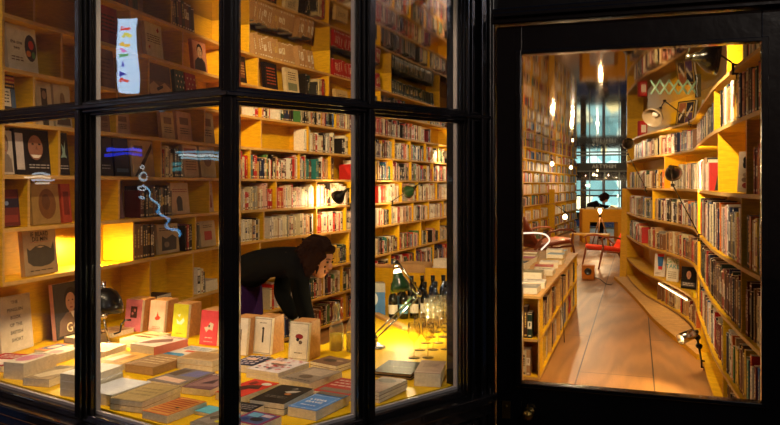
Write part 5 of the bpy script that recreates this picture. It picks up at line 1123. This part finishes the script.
def person(J, face, up, label, hairm, jacketm, skirtm, group=None, size=1.0, hair_r=(.105, .12, .12), fringe=True):
    """J: joints dict in world space; face: the way the face looks; up: crown direction"""
    V = {k: Vector(v) for k, v in J.items()}
    b = thing('person', label, 'person', Matrix.Translation((V['pelvis'].x, V['pelvis'].y, 0)), group); inv = b.matrix_world.inverted()
    names = ['pelvis', 'waist', 'chest', 'neck', 'skull', 'shL', 'elL', 'wrL', 'shR', 'elR', 'wrR', 'hipL', 'knL', 'anL', 'toL', 'hipR', 'knR', 'anR', 'toR']
    idx = {n: i for i, n in enumerate(names)}
    E = [('pelvis', 'waist'), ('waist', 'chest'), ('chest', 'neck'), ('neck', 'skull'), ('chest', 'shL'), ('shL', 'elL'), ('elL', 'wrL'), ('chest', 'shR'), ('shR', 'elR'), ('elR', 'wrR'), ('pelvis', 'hipL'), ('hipL', 'knL'), ('knL', 'anL'), ('anL', 'toL'), ('pelvis', 'hipR'), ('hipR', 'knR'), ('knR', 'anR'), ('anR', 'toR')]
    rad = dict(pelvis=.13, waist=.11, chest=.125, neck=.05, skull=.055, shL=.062, elL=.042, wrL=.028, shR=.062, elR=.042, wrR=.028, hipL=.09, knL=.058, anL=.038, toL=.03, hipR=.09, knR=.058, anR=.038, toR=.03)
    body = skin_mesh([V[n] for n in names], [(idx[a], idx[c]) for a, c in E], [rad[n]*size for n in names])
    fz = Vector(face).normalized(); uz = Vector(up); uz = (uz-fz*uz.dot(fz)).normalized(); sx = fz.cross(uz)
    H = V['skull']; HM = Matrix(((sx.x, fz.x, uz.x, H.x), (sx.y, fz.y, uz.y, H.y), (sx.z, fz.z, uz.z, H.z), (0, 0, 0, 1)))   # x right, y forward, z up
    def hp(mb): mb.v = [HM @ (v*size) for v in mb.v]; return mb
    body.merge(hp(ellipsoid((0, 0, .03), (.076, .095, .115)))); body.merge(hp(ellipsoid((0, .03, -.035), (.055, .06, .065))))
    body.merge(hp(ellipsoid((0, .098, .0), (.014, .022, .026)))); body.merge(hp(ellipsoid((-.078, -.005, .005), (.012, .02, .03)))); body.merge(hp(ellipsoid((.078, -.005, .005), (.012, .02, .03))))
    for side in 'LR':
        w, e = V['wr'+side], V['el'+side]; d = (w-e).normalized(); ac = d.cross(fz); ac = ac.normalized() if ac.length > .1 else d.orthogonal().normalized(); dn = ac.cross(d).normalized()
        pal = w+d*.05*size
        body.merge(skin_mesh([w, pal, w+d*.085*size], [(0, 1), (1, 2)], [(.026*size, .02*size), (.04*size, .018*size), (.036*size, .014*size)], 1))
        for i, (o_, L) in enumerate(((-.028, .066), (-.010, .075), (.010, .07), (.027, .055))):
            k = w+d*.08*size+ac*o_*size; c1 = k+(d*.9+dn*.25)*L*.45*size; c2 = c1+(d*.75+dn*.6)*L*.35*size; c3 = c2+(d*.45+dn*.85)*L*.25*size
            body.merge(skin_mesh([k-d*.02*size, k, c1, c2, c3], [(0, 1), (1, 2), (2, 3), (3, 4)], [.009*size, .009*size, .0085*size, .008*size, .006*size], 1))
        k = w+d*.025*size-ac*.03*size; c1 = k+(d*.55-ac*.7)*.035*size; c2 = c1+(d*.8-ac*.2+dn*.3)*.032*size
        body.merge(skin_mesh([k, c1, c2], [(0, 1), (1, 2)], [.012*size, .011*size, .008*size], 1))
    remesh(body, .0065 if size > .9 else .007, 'body', M_SKIN, b, inv)
    for s_ in (-1, 1):
        m = hp(ellipsoid((s_*.030, .090, .028), (.012, .006, .0075))); m.build('eye', plain('eye_white', '#1c1410', .2), b, M=inv)
        m = MB(); m.tube([HM @ (Vector((s_*(.014+.012*k), .094-.003*k, .048+.002*math.sin(k)))*size) for k in range(4)], .0028*size); m.build('eyebrow', M_HAIR, b, M=inv)
    m = hp(ellipsoid((0, .088, -.046), (.022, .007, .007))); m.build('mouth', plain('lips', '#9a4c42', .4), b, M=inv)
    # clothes: sleeves + trunk a little larger than the body
    def cloth(ns, es, rr, nm, mt, vx=.009):
        ii = {n: i for i, n in enumerate(ns)}; mb = skin_mesh([V[n] if isinstance(n, str) and n in V else n for n in ns], es, [r*size for r in rr]); return remesh(mb, vx, nm, mt, b, inv, 1)
    cuffL, cuffR = V['elL'].lerp(V['wrL'], .93), V['elR'].lerp(V['wrR'], .93); col_ = V['chest'].lerp(V['neck'], .62); hem = V['pelvis'].lerp(V['waist'], .12)
    ns = [hem, V['waist'], V['chest'], col_, V['shL'], V['elL'], cuffL, V['shR'], V['elR'], cuffR]
    mb = skin_mesh(ns, [(0, 1), (1, 2), (2, 3), (2, 4), (4, 5), (5, 6), (2, 7), (7, 8), (8, 9)], [r*size for r in (.150, .135, .150, .075, .082, .060, .050, .082, .060, .050)])
    remesh(mb, .009, 'jacket', jacketm, b, inv, 1)
    lo = (V['knL']+V['knR'])/2; ns = [V['pelvis'].lerp(V['waist'], .3), V['pelvis'], V['pelvis'].lerp(lo, .55), lo]
    mb = skin_mesh(ns, [(0, 1), (1, 2), (2, 3)], [r*size for r in (.135, .155, .165, .17)]); remesh(mb, .01, 'skirt', skirtm, b, inv, 1)
    for side in 'LR':
        mb = skin_mesh([V['kn'+side], V['kn'+side].lerp(V['an'+side], .35), V['an'+side]], [(0, 1), (1, 2)], [.064*size, .058*size, .044*size]); mb.build('stocking', M_CLOTHB, b, M=inv)
        a, t = V['an'+side], V['to'+side]; mb = skin_mesh([a-(t-a)*.25-Vector((0, 0, .03)), a-Vector((0, 0, .03)), t], [(0, 1), (1, 2)], [(.042*size), (.045*size), (.034*size)]); mb.build('shoe', M_BLKP, b, M=inv)
    # hair: cap + side locks
    hb = MB(); hb.merge(hp(ellipsoid((0, -.030, .055), hair_r, jit=.16, seed=3)))
    hb.merge(hp(ellipsoid((0, -.055, -.01), (.095, .075, .11), jit=.2, seed=5)))
    for s_ in (-1, 1): hb.merge(hp(ellipsoid((s_*.078, -.005, .0), (.032, .05, .10), jit=.25, seed=7+s_)))
    if fringe: hb.merge(hp(ellipsoid((0, .055, .098), (.072, .032, .034), jit=.2, seed=11)))
    rnd = random.Random(5)
    for k in range(110):
        a = rnd.uniform(0, 6.28); r0 = Vector((math.cos(a)*.085, math.sin(a)*.09-.03, rnd.uniform(-.02, .12))); r1 = r0*rnd.uniform(1.15, 1.5)+Vector((0, 0, rnd.uniform(-.10, -.02))); hb.tube([HM @ (r0*size), HM @ ((r0+r1)*.56*size), HM @ (r1*size)], [.012*size, .008*size, .004*size], n=5)
    remesh(hb, .0045, 'hair', hairm, b, inv, 1)
    return b
M_CLOTHB = plain('black_cloth', '#0c0d0e', .9, spec=.1); M_PURP = plain('purple_cloth', '#2c1440', .9, spec=.1); M_JKT = plain('dark_jacket', '#0b0c0c', .95, spec=.03)
person(dict(pelvis=(-1.02, 5.12, .95), waist=(-.92, 5.05, 1.04), chest=(-.73, 4.93, 1.12), neck=(-.575, 4.84, 1.13), skull=(-.47, 4.79, 1.10), shL=(-.68, 5.07, 1.10), elL=(-.735, 4.96, .87), wrL=(-.60, 4.80, .72), shR=(-.60, 4.76, 1.08), elR=(-.56, 4.72, .86), wrR=(-.50, 4.64, .70),
            hipL=(-1.05, 5.22, .88), knL=(-1.06, 5.26, .48), anL=(-1.08, 5.3, .09), toL=(-.95, 5.22, .04), hipR=(-1.02, 5.04, .88), knR=(-1.03, 5.04, .48), anR=(-1.06, 5.06, .09), toR=(-.93, 4.98, .04)),
       (.86, -.42, -.30), (.30, -.1, .95), 'dark-haired person in a black jacket bending over the books behind the third pane', M_HAIR, M_JKT, M_PURP, hair_r=(.105, .112, .112))
p = at(603, 203, 20.95)
person(dict(pelvis=(p.x-.42, 21.3, .55), waist=(p.x-.36, 21.22, .75), chest=(p.x-.22, 21.12, 1.0), neck=(p.x-.06, 21.0, 1.12), skull=(p.x+.04, 20.95, 1.18), shL=(p.x-.28, 21.3, 1.02), elL=(p.x-.15, 21.15, .80), wrL=(p.x+.1, 21.0, .95), shR=(p.x-.14, 20.98, 1.0), elR=(p.x-.02, 20.9, .96), wrR=(p.x+.16, 20.85, .96),
            hipL=(p.x-.42, 21.4, .52), knL=(p.x-.0, 21.3, .52), anL=(p.x, 21.3, .09), toL=(p.x+.1, 21.25, .04), hipR=(p.x-.4, 21.2, .52), knR=(p.x+.02, 21.12, .52), anR=(p.x+.02, 21.15, .09), toR=(p.x+.12, 21.1, .04)),
       (.6, -.5, -.6), (.3, -.1, .9), 'dark-haired person in black leaning over the far counter', M_HAIR, M_JKT, M_CLOTHB, size=1.0)
st_ = thing('stool', 'plain wooden stool under the person at the far counter', 'stool', Matrix.Translation((p.x-.42, 21.3, 0)))
m = MB(); m.lathe([(0, .36), (.17, .36), (.17, .395), (0, .395)], col='#8a5a2c'); m.build('seat', M_WOOD, st_)
for a in (.8, 2.4, 3.9, 5.5): m = MB(); m.tube([(.16*math.cos(a), .16*math.sin(a), 0), (.1*math.cos(a), .1*math.sin(a), .36)], .014, '#8a5a2c'); m.build('leg', M_WOOD, st_)
# ---------------------------------------------------------------- light
w = bpy.data.worlds.new('night'); w.use_nodes = True; bpy.context.scene.world = w
w.node_tree.nodes['Background'].inputs['Color'].default_value = (.02, .04, .10, 1); w.node_tree.nodes['Background'].inputs['Strength'].default_value = .5
def fill_downlight(x, y, z, tx, ty, tz, power, label, col=WARMW, spot=95, size=.05):  # out-of-view spotlights added to brighten the table, shelves and aisle
    t = Vector((tx, ty, tz)); p = Vector((x, y, z-.06)); d = (t-p).normalized()
    b = thing('fill_spotlight', label, 'light', along(p, d)); m = MB()
    m.lathe([(.0, -.09), (.045, -.09), (.05, -.08), (.05, .0), (.044, .0), (.044, -.05), (0, -.06)], n=20); m.build('housing', M_BLKP, b)
    m = MB(); m.tube([(0, 0, -.09), b.matrix_world.inverted() @ Vector((x, y, z))], .01); m.build('stem', M_BLKP, b)
    m = MB(); m.lathe([(0, -.045), (.042, -.045), (.042, -.043), (0, -.043)], n=20); m.build('lens', M_BULB, b)
    light('fill_spot', 'SPOT', p+d*.03, power, col, size, target=t, spot=spot)
K = 1.0
fill_downlight(-1.38, 3.42, HI, -1.65, 4.1, TT, 95, 'black ceiling spotlight aimed at the books in the first pane', spot=72)
fill_downlight(-.85, 3.12, HI, -1.0, 3.9, TT, 80, 'black ceiling spotlight aimed at the books in the second pane', spot=72)
fill_downlight(-.25, 3.22, HI, -.25, 3.9, TT, 38, 'black ceiling spotlight aimed at the books near the corner post')
fill_downlight(.35, 5.2, HI, .3, 5.3, TT, 50, 'black ceiling spotlight aimed at the wine glasses')
fill_downlight(.1, 5.4, HI, -.9, 7.6, 1.15, 110, 'black ceiling spotlight aimed at the wall shelves in the third pane', spot=62)
fill_downlight(.45, 5.5, HI, .2, 9.9, 1.3, 190, 'black ceiling spotlight aimed at the wall shelves in the fourth pane', spot=48)
fill_downlight(-.6, 4.4, HI, -1.0, 7.2, 2.60, 420, 'black ceiling spotlight aimed at the high shelves by the corner post', col=(1, .68, .32), spot=48)
fill_downlight(1.45, 4.4, LO, 2.9, 6.9, 1.2, 240, 'black ceiling spotlight inside the door aimed at the curved bookcase', spot=100)
fill_downlight(1.15, 5.0, LO, 2.2, 8.5, .2, 190, 'black ceiling spotlight inside the door aimed along the aisle', spot=90, col=(1, .68, .38))
fill_downlight(1.3, 5.2, LO, 4.2, 17., .8, 170, 'black ceiling spotlight inside the door aimed far down the shop', spot=60)
# bulbs added as warm fill for the far half of the room
for i, (x, y, z, p_) in enumerate(((2.2, 13.2, 2.1, 0), (3.6, 14.6, 2.45, 110), (6.3, 22.5, 2.0, 60))):
    if not p_: continue
    b = thing('fill_bulb', f'{ORD[i+1]} bare bulb hanging in the far half of the shop', 'lamp', Matrix.Translation((x, y, z)))
    m = MB(); m.lathe([(0, -.02), (.015, -.014), (.02, 0), (.014, .02), (.012, .05)], n=16); m.build('bulb', M_BULB, b)
    m = MB(); m.lathe([(.014, .045), (.016, .09), (0, .095)]); m.tube([(0, 0, .09), (0, 0, LO-z)], .003, n=6); m.build('flex', M_BLKP, b)
    light('fill_bulb_light', 'POINT', (x, y, z-.05), p_, WARMW, .02)
# cool street light on the black joinery
light('street_side_light', 'POINT', (6.8, -1.2, 4.8), 170, (.50, .68, 1), .10)
light('street_side_light', 'POINT', (1.9, -3.0, 4.9), 380, (1, .88, .76), .12)  # warm frontal fill added to brighten the page sides of the table books
light('street_side_light', 'POINT', (-6.5, -1.5, 5.6), 90, (.55, .7, 1), .10)

# ---------------------------------------------------------------- the street behind the viewer, seen only as reflections in the panes
def mirrored(px, py, fr, dist):
    """the point in the street whose reflection in a pane shows at this picture position"""
    o, d, n = fr; r = Vector(((px-PX)/F, 1, -(py-PY)/F)); n3 = Vector((n.x, n.y, 0)); o3 = Vector((o.x, o.y, 0))
    t = (o3-Vector((0, 0, EYE))).dot(n3)/r.dot(n3); hit = Vector((0, 0, EYE))+r*t; rr = (r-n3*2*r.dot(n3)).normalized()
    return hit+rr*dist, rr
def sign(nm, label, fr, x0, y0, x1, y1, dist, build):
    h0, rr0 = mirrored((x0+x1)/2, (y0+y1)/2, fr, 0); dist = (h0.x+7.85)/-rr0.x
    c, rr = mirrored((x0+x1)/2, (y0+y1)/2, fr, dist)
    l, _ = mirrored(x0, (y0+y1)/2, fr, dist); r_, _ = mirrored(x1, (y0+y1)/2, fr, dist); t, _ = mirrored((x0+x1)/2, y0, fr, dist); b, _ = mirrored((x0+x1)/2, y1, fr, dist)
    W, Hh = (r_-l).length, (t-b).length
    x = (r_-l); x.z = 0; x.normalize(); T = thing(nm, label, 'sign', frame(c, x)); build(T, W, Hh); return T
def street_sign(em, cols, mode):
    def f(T, W, H):
        m = MB(); m.box(-W/2, W/2, -.0, .08, -H/2, H/2, cols[0]); m.build('lit_panel', em, T)
        m = MB(); rnd = random.Random(4)
        for k, c in enumerate(cols[1:]):
            z = H*(.40-.8*(k+.5)/len(cols[1:])); 
            for s_ in (-1, 1):
                pts = [(W*(.02+rnd.uniform(-.30, .30)), s_*.05+.04-(s_ < 0)*.0, z+H*rnd.uniform(-.035, .035)) for q in range(4)]
                m.tube([Vector((a, (-.012 if s_ < 0 else .092), c_)) for a, _, c_ in pts], W*.085, c, n=6)
        m.build('coloured_letters', em2, T)
    return f
em1 = emit_col('lit_sign_panel', 8); em2 = emit_col('sign_tubes', 6)
sign('banner_sign', 'tall white lit street banner with a column of rainbow letters, reflected in the second pane', FL, 120, 18, 137, 93, 5.0, street_sign(em1, ['#a8c4e0', '#d83a4a', '#d8d060', '#e8b848', '#c860c0', '#38a070', '#4458c8', '#2c38b0', '#d8424a'], 0))
emb = emit_col('blue_neon', 4.5)
def bars(cols, n, ver=False, j=.3):
    def f(T, W, H):
        rnd = random.Random(len(cols)+n)
        for k in range(n):
            z = -H/2+H*(k+.5)/n; a, b = -W/2*(1-rnd.random()*j), W/2*(1-rnd.random()*j)
            m = MB(); m.box(a, b, 0, .05, z-H/n*.32, z+H/n*.32, cols[k % len(cols)]); m.build('neon_tube', emb, T)
    return f
sign('neon_sign', 'deep blue neon strip across the street, reflected in the second pane', FL, 106, 148, 143, 157, 6.0, bars(['#2430d0', '#3a48f0'], 2))
sign('shop_light_sign', 'row of cool white shop lights reflected beside the corner post', FL, 176, 151, 240, 160, 6.5, bars(['#7fb8c8', '#c8e8f0', '#5a98b0'], 3))
sign('window_light_sign', 'teal lit shop window reflected in the second pane', FL, 170, 162, 186, 173, 6.5, bars(['#2c7c84'], 2))
def squig(T, W, H):
    m = MB(); pts = [(W*(.5-.95*t+.06*math.sin(t*23)), 0, H*(-.5+t)) for t in [i/24 for i in range(25)]]; m.tube(pts, W*.022, '#8cc4e8'); m.build('neon_tube', emb, T)
    m = MB(); m.tube([(x+W*.07*math.sin(i), .02, z) for i, (x, _, z) in enumerate(pts[:14])], W*.02, '#4c98d8'); m.build('neon_tube', emb, T)
sign('squiggle_sign', 'pale blue neon squiggle reflected down the middle of the second pane', FL, 142, 183, 178, 237, 6.0, squig)
def rings(T, W, H):
    for k, (x, z, r, c) in enumerate(((0, .3*H, .22*W, '#c8c8c8'), (.1*W, .12*H, .3*W, '#9fb8c4'), (0, -.1*H, .25*W, '#c0c8d0'), (-.1*W, -.35*H, .16*W, '#8cb0c8'))):
        m = MB(); m.tube([(x+r*math.cos(a*.42), 0, z+r*.7*math.sin(a*.42)) for a in range(15)], W*.06, c, closed=True); m.build('neon_ring', emb, T)
sign('ring_sign', 'stacked white neon rings reflected above the blue squiggle', FL, 136, 160, 148, 204, 6.0, rings)
sign('fairy_light_sign', 'string of small white lights reflected high in the first pane', FL, 28, 172, 60, 184, 6.0, bars(['#c8c0a8', '#a8b0b8'], 4, j=.8))
def dots(T, W, H):
    rnd = random.Random(2)
    for k in range(22): m = MB(); m.lathe([(0, -.02), (.02, 0), (0, .02)], Matrix.Translation((rnd.uniform(-W/2, W/2), 0, rnd.uniform(-H/2, H/2))), '#e8d8b0', n=8); m.build('bulb', emb, T)
# opposite facade, with warm fill lights added to light it
m = MB(); m.hexa([(-16, -7.2, 0), (16, -7.2, 0), (16, -7, 0), (-16, -7, 0), (-16, -7.2, 9), (16, -7.2, 9), (16, -7, 9), (-16, -7, 9)], '#6a4a3a')
struct(m.build('wall_opposite', plain('sooty_brick', '#4c3a32', .9)))
m = MB(); m.hexa([(-8.4, -7, 0), (-8, -7, 0), (-8, 8, 0), (-8.4, 8, 0), (-8.4, -7, 9), (-8, -7, 9), (-8, 8, 9), (-8.4, 8, 9)], '#6a4a3a'); struct(m.build('wall_street_end', bpy.data.materials['sooty_brick']))
m = MB(); m.hexa([(9, -7, 0), (9.4, -7, 0), (9.4, 8, 0), (9, 8, 0), (9, -7, 9), (9.4, -7, 9), (9.4, 8, 9), (9, 8, 9)], '#6a4a3a'); struct(m.build('wall_street_side', bpy.data.materials['sooty_brick']))
light('street_wall_fill', 'POINT', (7.2, -1.0, 4.6), 160, (1, .66, .5), .2)  # lights added so the street walls show as brown haze in the panes
light('street_wall_fill', 'POINT', (-5.6, 1.5, 4.2), 480, (1, .66, .5), .2); light('street_wall_fill', 'POINT', (4, -5.6, 3.4), 120, (1, .76, .6), .2)

sc = bpy.context.scene
sc.view_settings.view_transform = 'Standard'; sc.view_settings.look = 'None'; sc.view_settings.gamma = 1; sc.view_settings.exposure = 0.0
sc.view_settings.use_curve_mapping = False
sc.cycles.max_bounces = 10; sc.cycles.transparent_max_bounces = 24; sc.cycles.caustics_reflective = False; sc.cycles.caustics_refractive = False
sc.cycles.sample_clamp_indirect = 4; sc.cycles.use_denoising = True
# ---------------------------------------------------------------- shelved books: the 300 that show largest are objects, the rest one mass
REGN = {}
for k in range(10): REGN[('L', k)] = f'{ROWN[k]} shelf down' if k else 'top shelf'
REGN[('L', 9)] = 'bottom shelf'
for k in range(9): REGN[('F', k)] = f'far wall shelf {ORD[k+1]} from the top'
RR = ['top shelf of curved case', 'second shelf of curved case', 'eye-level shelf of curved case', 'fourth shelf of curved case', 'fifth shelf of curved case', 'sixth shelf of curved case', 'lowest shelf of curved case']
for k in range(7): REGN[('R', k)] = RR[k]
REGN[('B', 0)] = 'upper shelf of the low bookcase'; REGN[('B', 1)] = 'lower shelf of the low bookcase'
REGN[('E', 0)] = 'upper shelf, end of low bookcase'; REGN[('E', 1)] = 'lower shelf, end of low bookcase'
vis = [r for r in REC if r['pane']]; rest = [r for r in REC if not r['pane']]
rows = {}
for r in vis:
    if r['reg'][0] == 'R': r['pane'] = 'by the door' if r['px'] > 728 else 'near the bend' if r['px'] > 697 else 'past the bend' if r['px'] > 664 else 'far end'
    rows.setdefault((r['reg'], r['pane']), []).append(r)
for key, L in rows.items():
    L.sort(key=lambda r: r['px'])
    for i, r in enumerate(L):
        r['where'] = REGN[r['reg']]+('' if r['pane'] == 'door glass' and r['reg'][0] != 'L' else f", {r['pane']}")
        q = 'tall' if r['h'] > .9*max(z['h'] for z in L) and r['h'] > .2 else ('short' if r['h'] < .185 else '')
        r['q1'] = (q+' '+r['cn']).strip(); a = L[i-1]['cn'] if i else None; b = L[i+1]['cn'] if i+1 < len(L) else None
        if a and b: r['q2'] = f"{r['q1']} book between {a} and {b}" if a != b else f"{r['q1']} book between two {a} ones"
        elif a: r['q2'] = f"{r['q1']} book at the right end beside {a}"
        else: r['q2'] = f"{r['q1']} book at the left end"
    cnt = {}
    for r in L: cnt[r['cn']] = cnt.get(r['cn'], 0)+1; r['o'] = cnt[r['cn']]
    for r in L:
        c1 = sum(z['cn'] == r['cn'] for z in L); c2 = sum(z['q2'] == r['q2'] for z in L)
        if c1 == 1: r['label'] = f"only {r['cn']} book on {r['where']}"
        elif c2 == 1: r['label'] = f"{r['q2']}, {r['where']}"
        else: r['label'] = f"{ORD[min(r['o'], 35)]} {r['cn']} book from the left, {r['where']}"
        if len(r['label'].split()) > 16: r['label'] = f"{ORD[min(r['o'], 35)]} {r['cn']} book from left, {r['where']}"
n_named = sum(1 for o in bpy.data.objects if o.get('category') == 'book')
vis.sort(key=lambda r: -r['area']); keep = vis[:max(0, 306-n_named)]; mass = vis[max(0, 306-n_named):]+rest
GR = {'L': 'books on the wall shelves', 'F': 'books on the far wall shelves', 'R': 'books on the curved bookcase', 'B': 'books in the low bookcase', 'E': 'books in the low bookcase'}
for r in keep:
    m = spine_book(r['w'], r['h'], r['d'], r['hx'], True, random.Random(r['seed']))
    o = m.build('book', M_BOOK); o.matrix_world = r['M']; tag(o, r['label'], 'book', GR[r['reg'][0]])
m = MB()
for r in mass: m.merge(spine_book(r['w'], r['h'], r['d'], r['hx'], r['rich'] and r['pane'] is not None, random.Random(r['seed'])), r['M'])
o = m.build('shelved_books', M_BOOK); tag(o, 'the many smaller book spines filling the rest of the shelves', 'books', kind='stuff')
print('books recorded', len(REC), 'visible', len(vis), 'named', n_named, 'kept', len(keep))
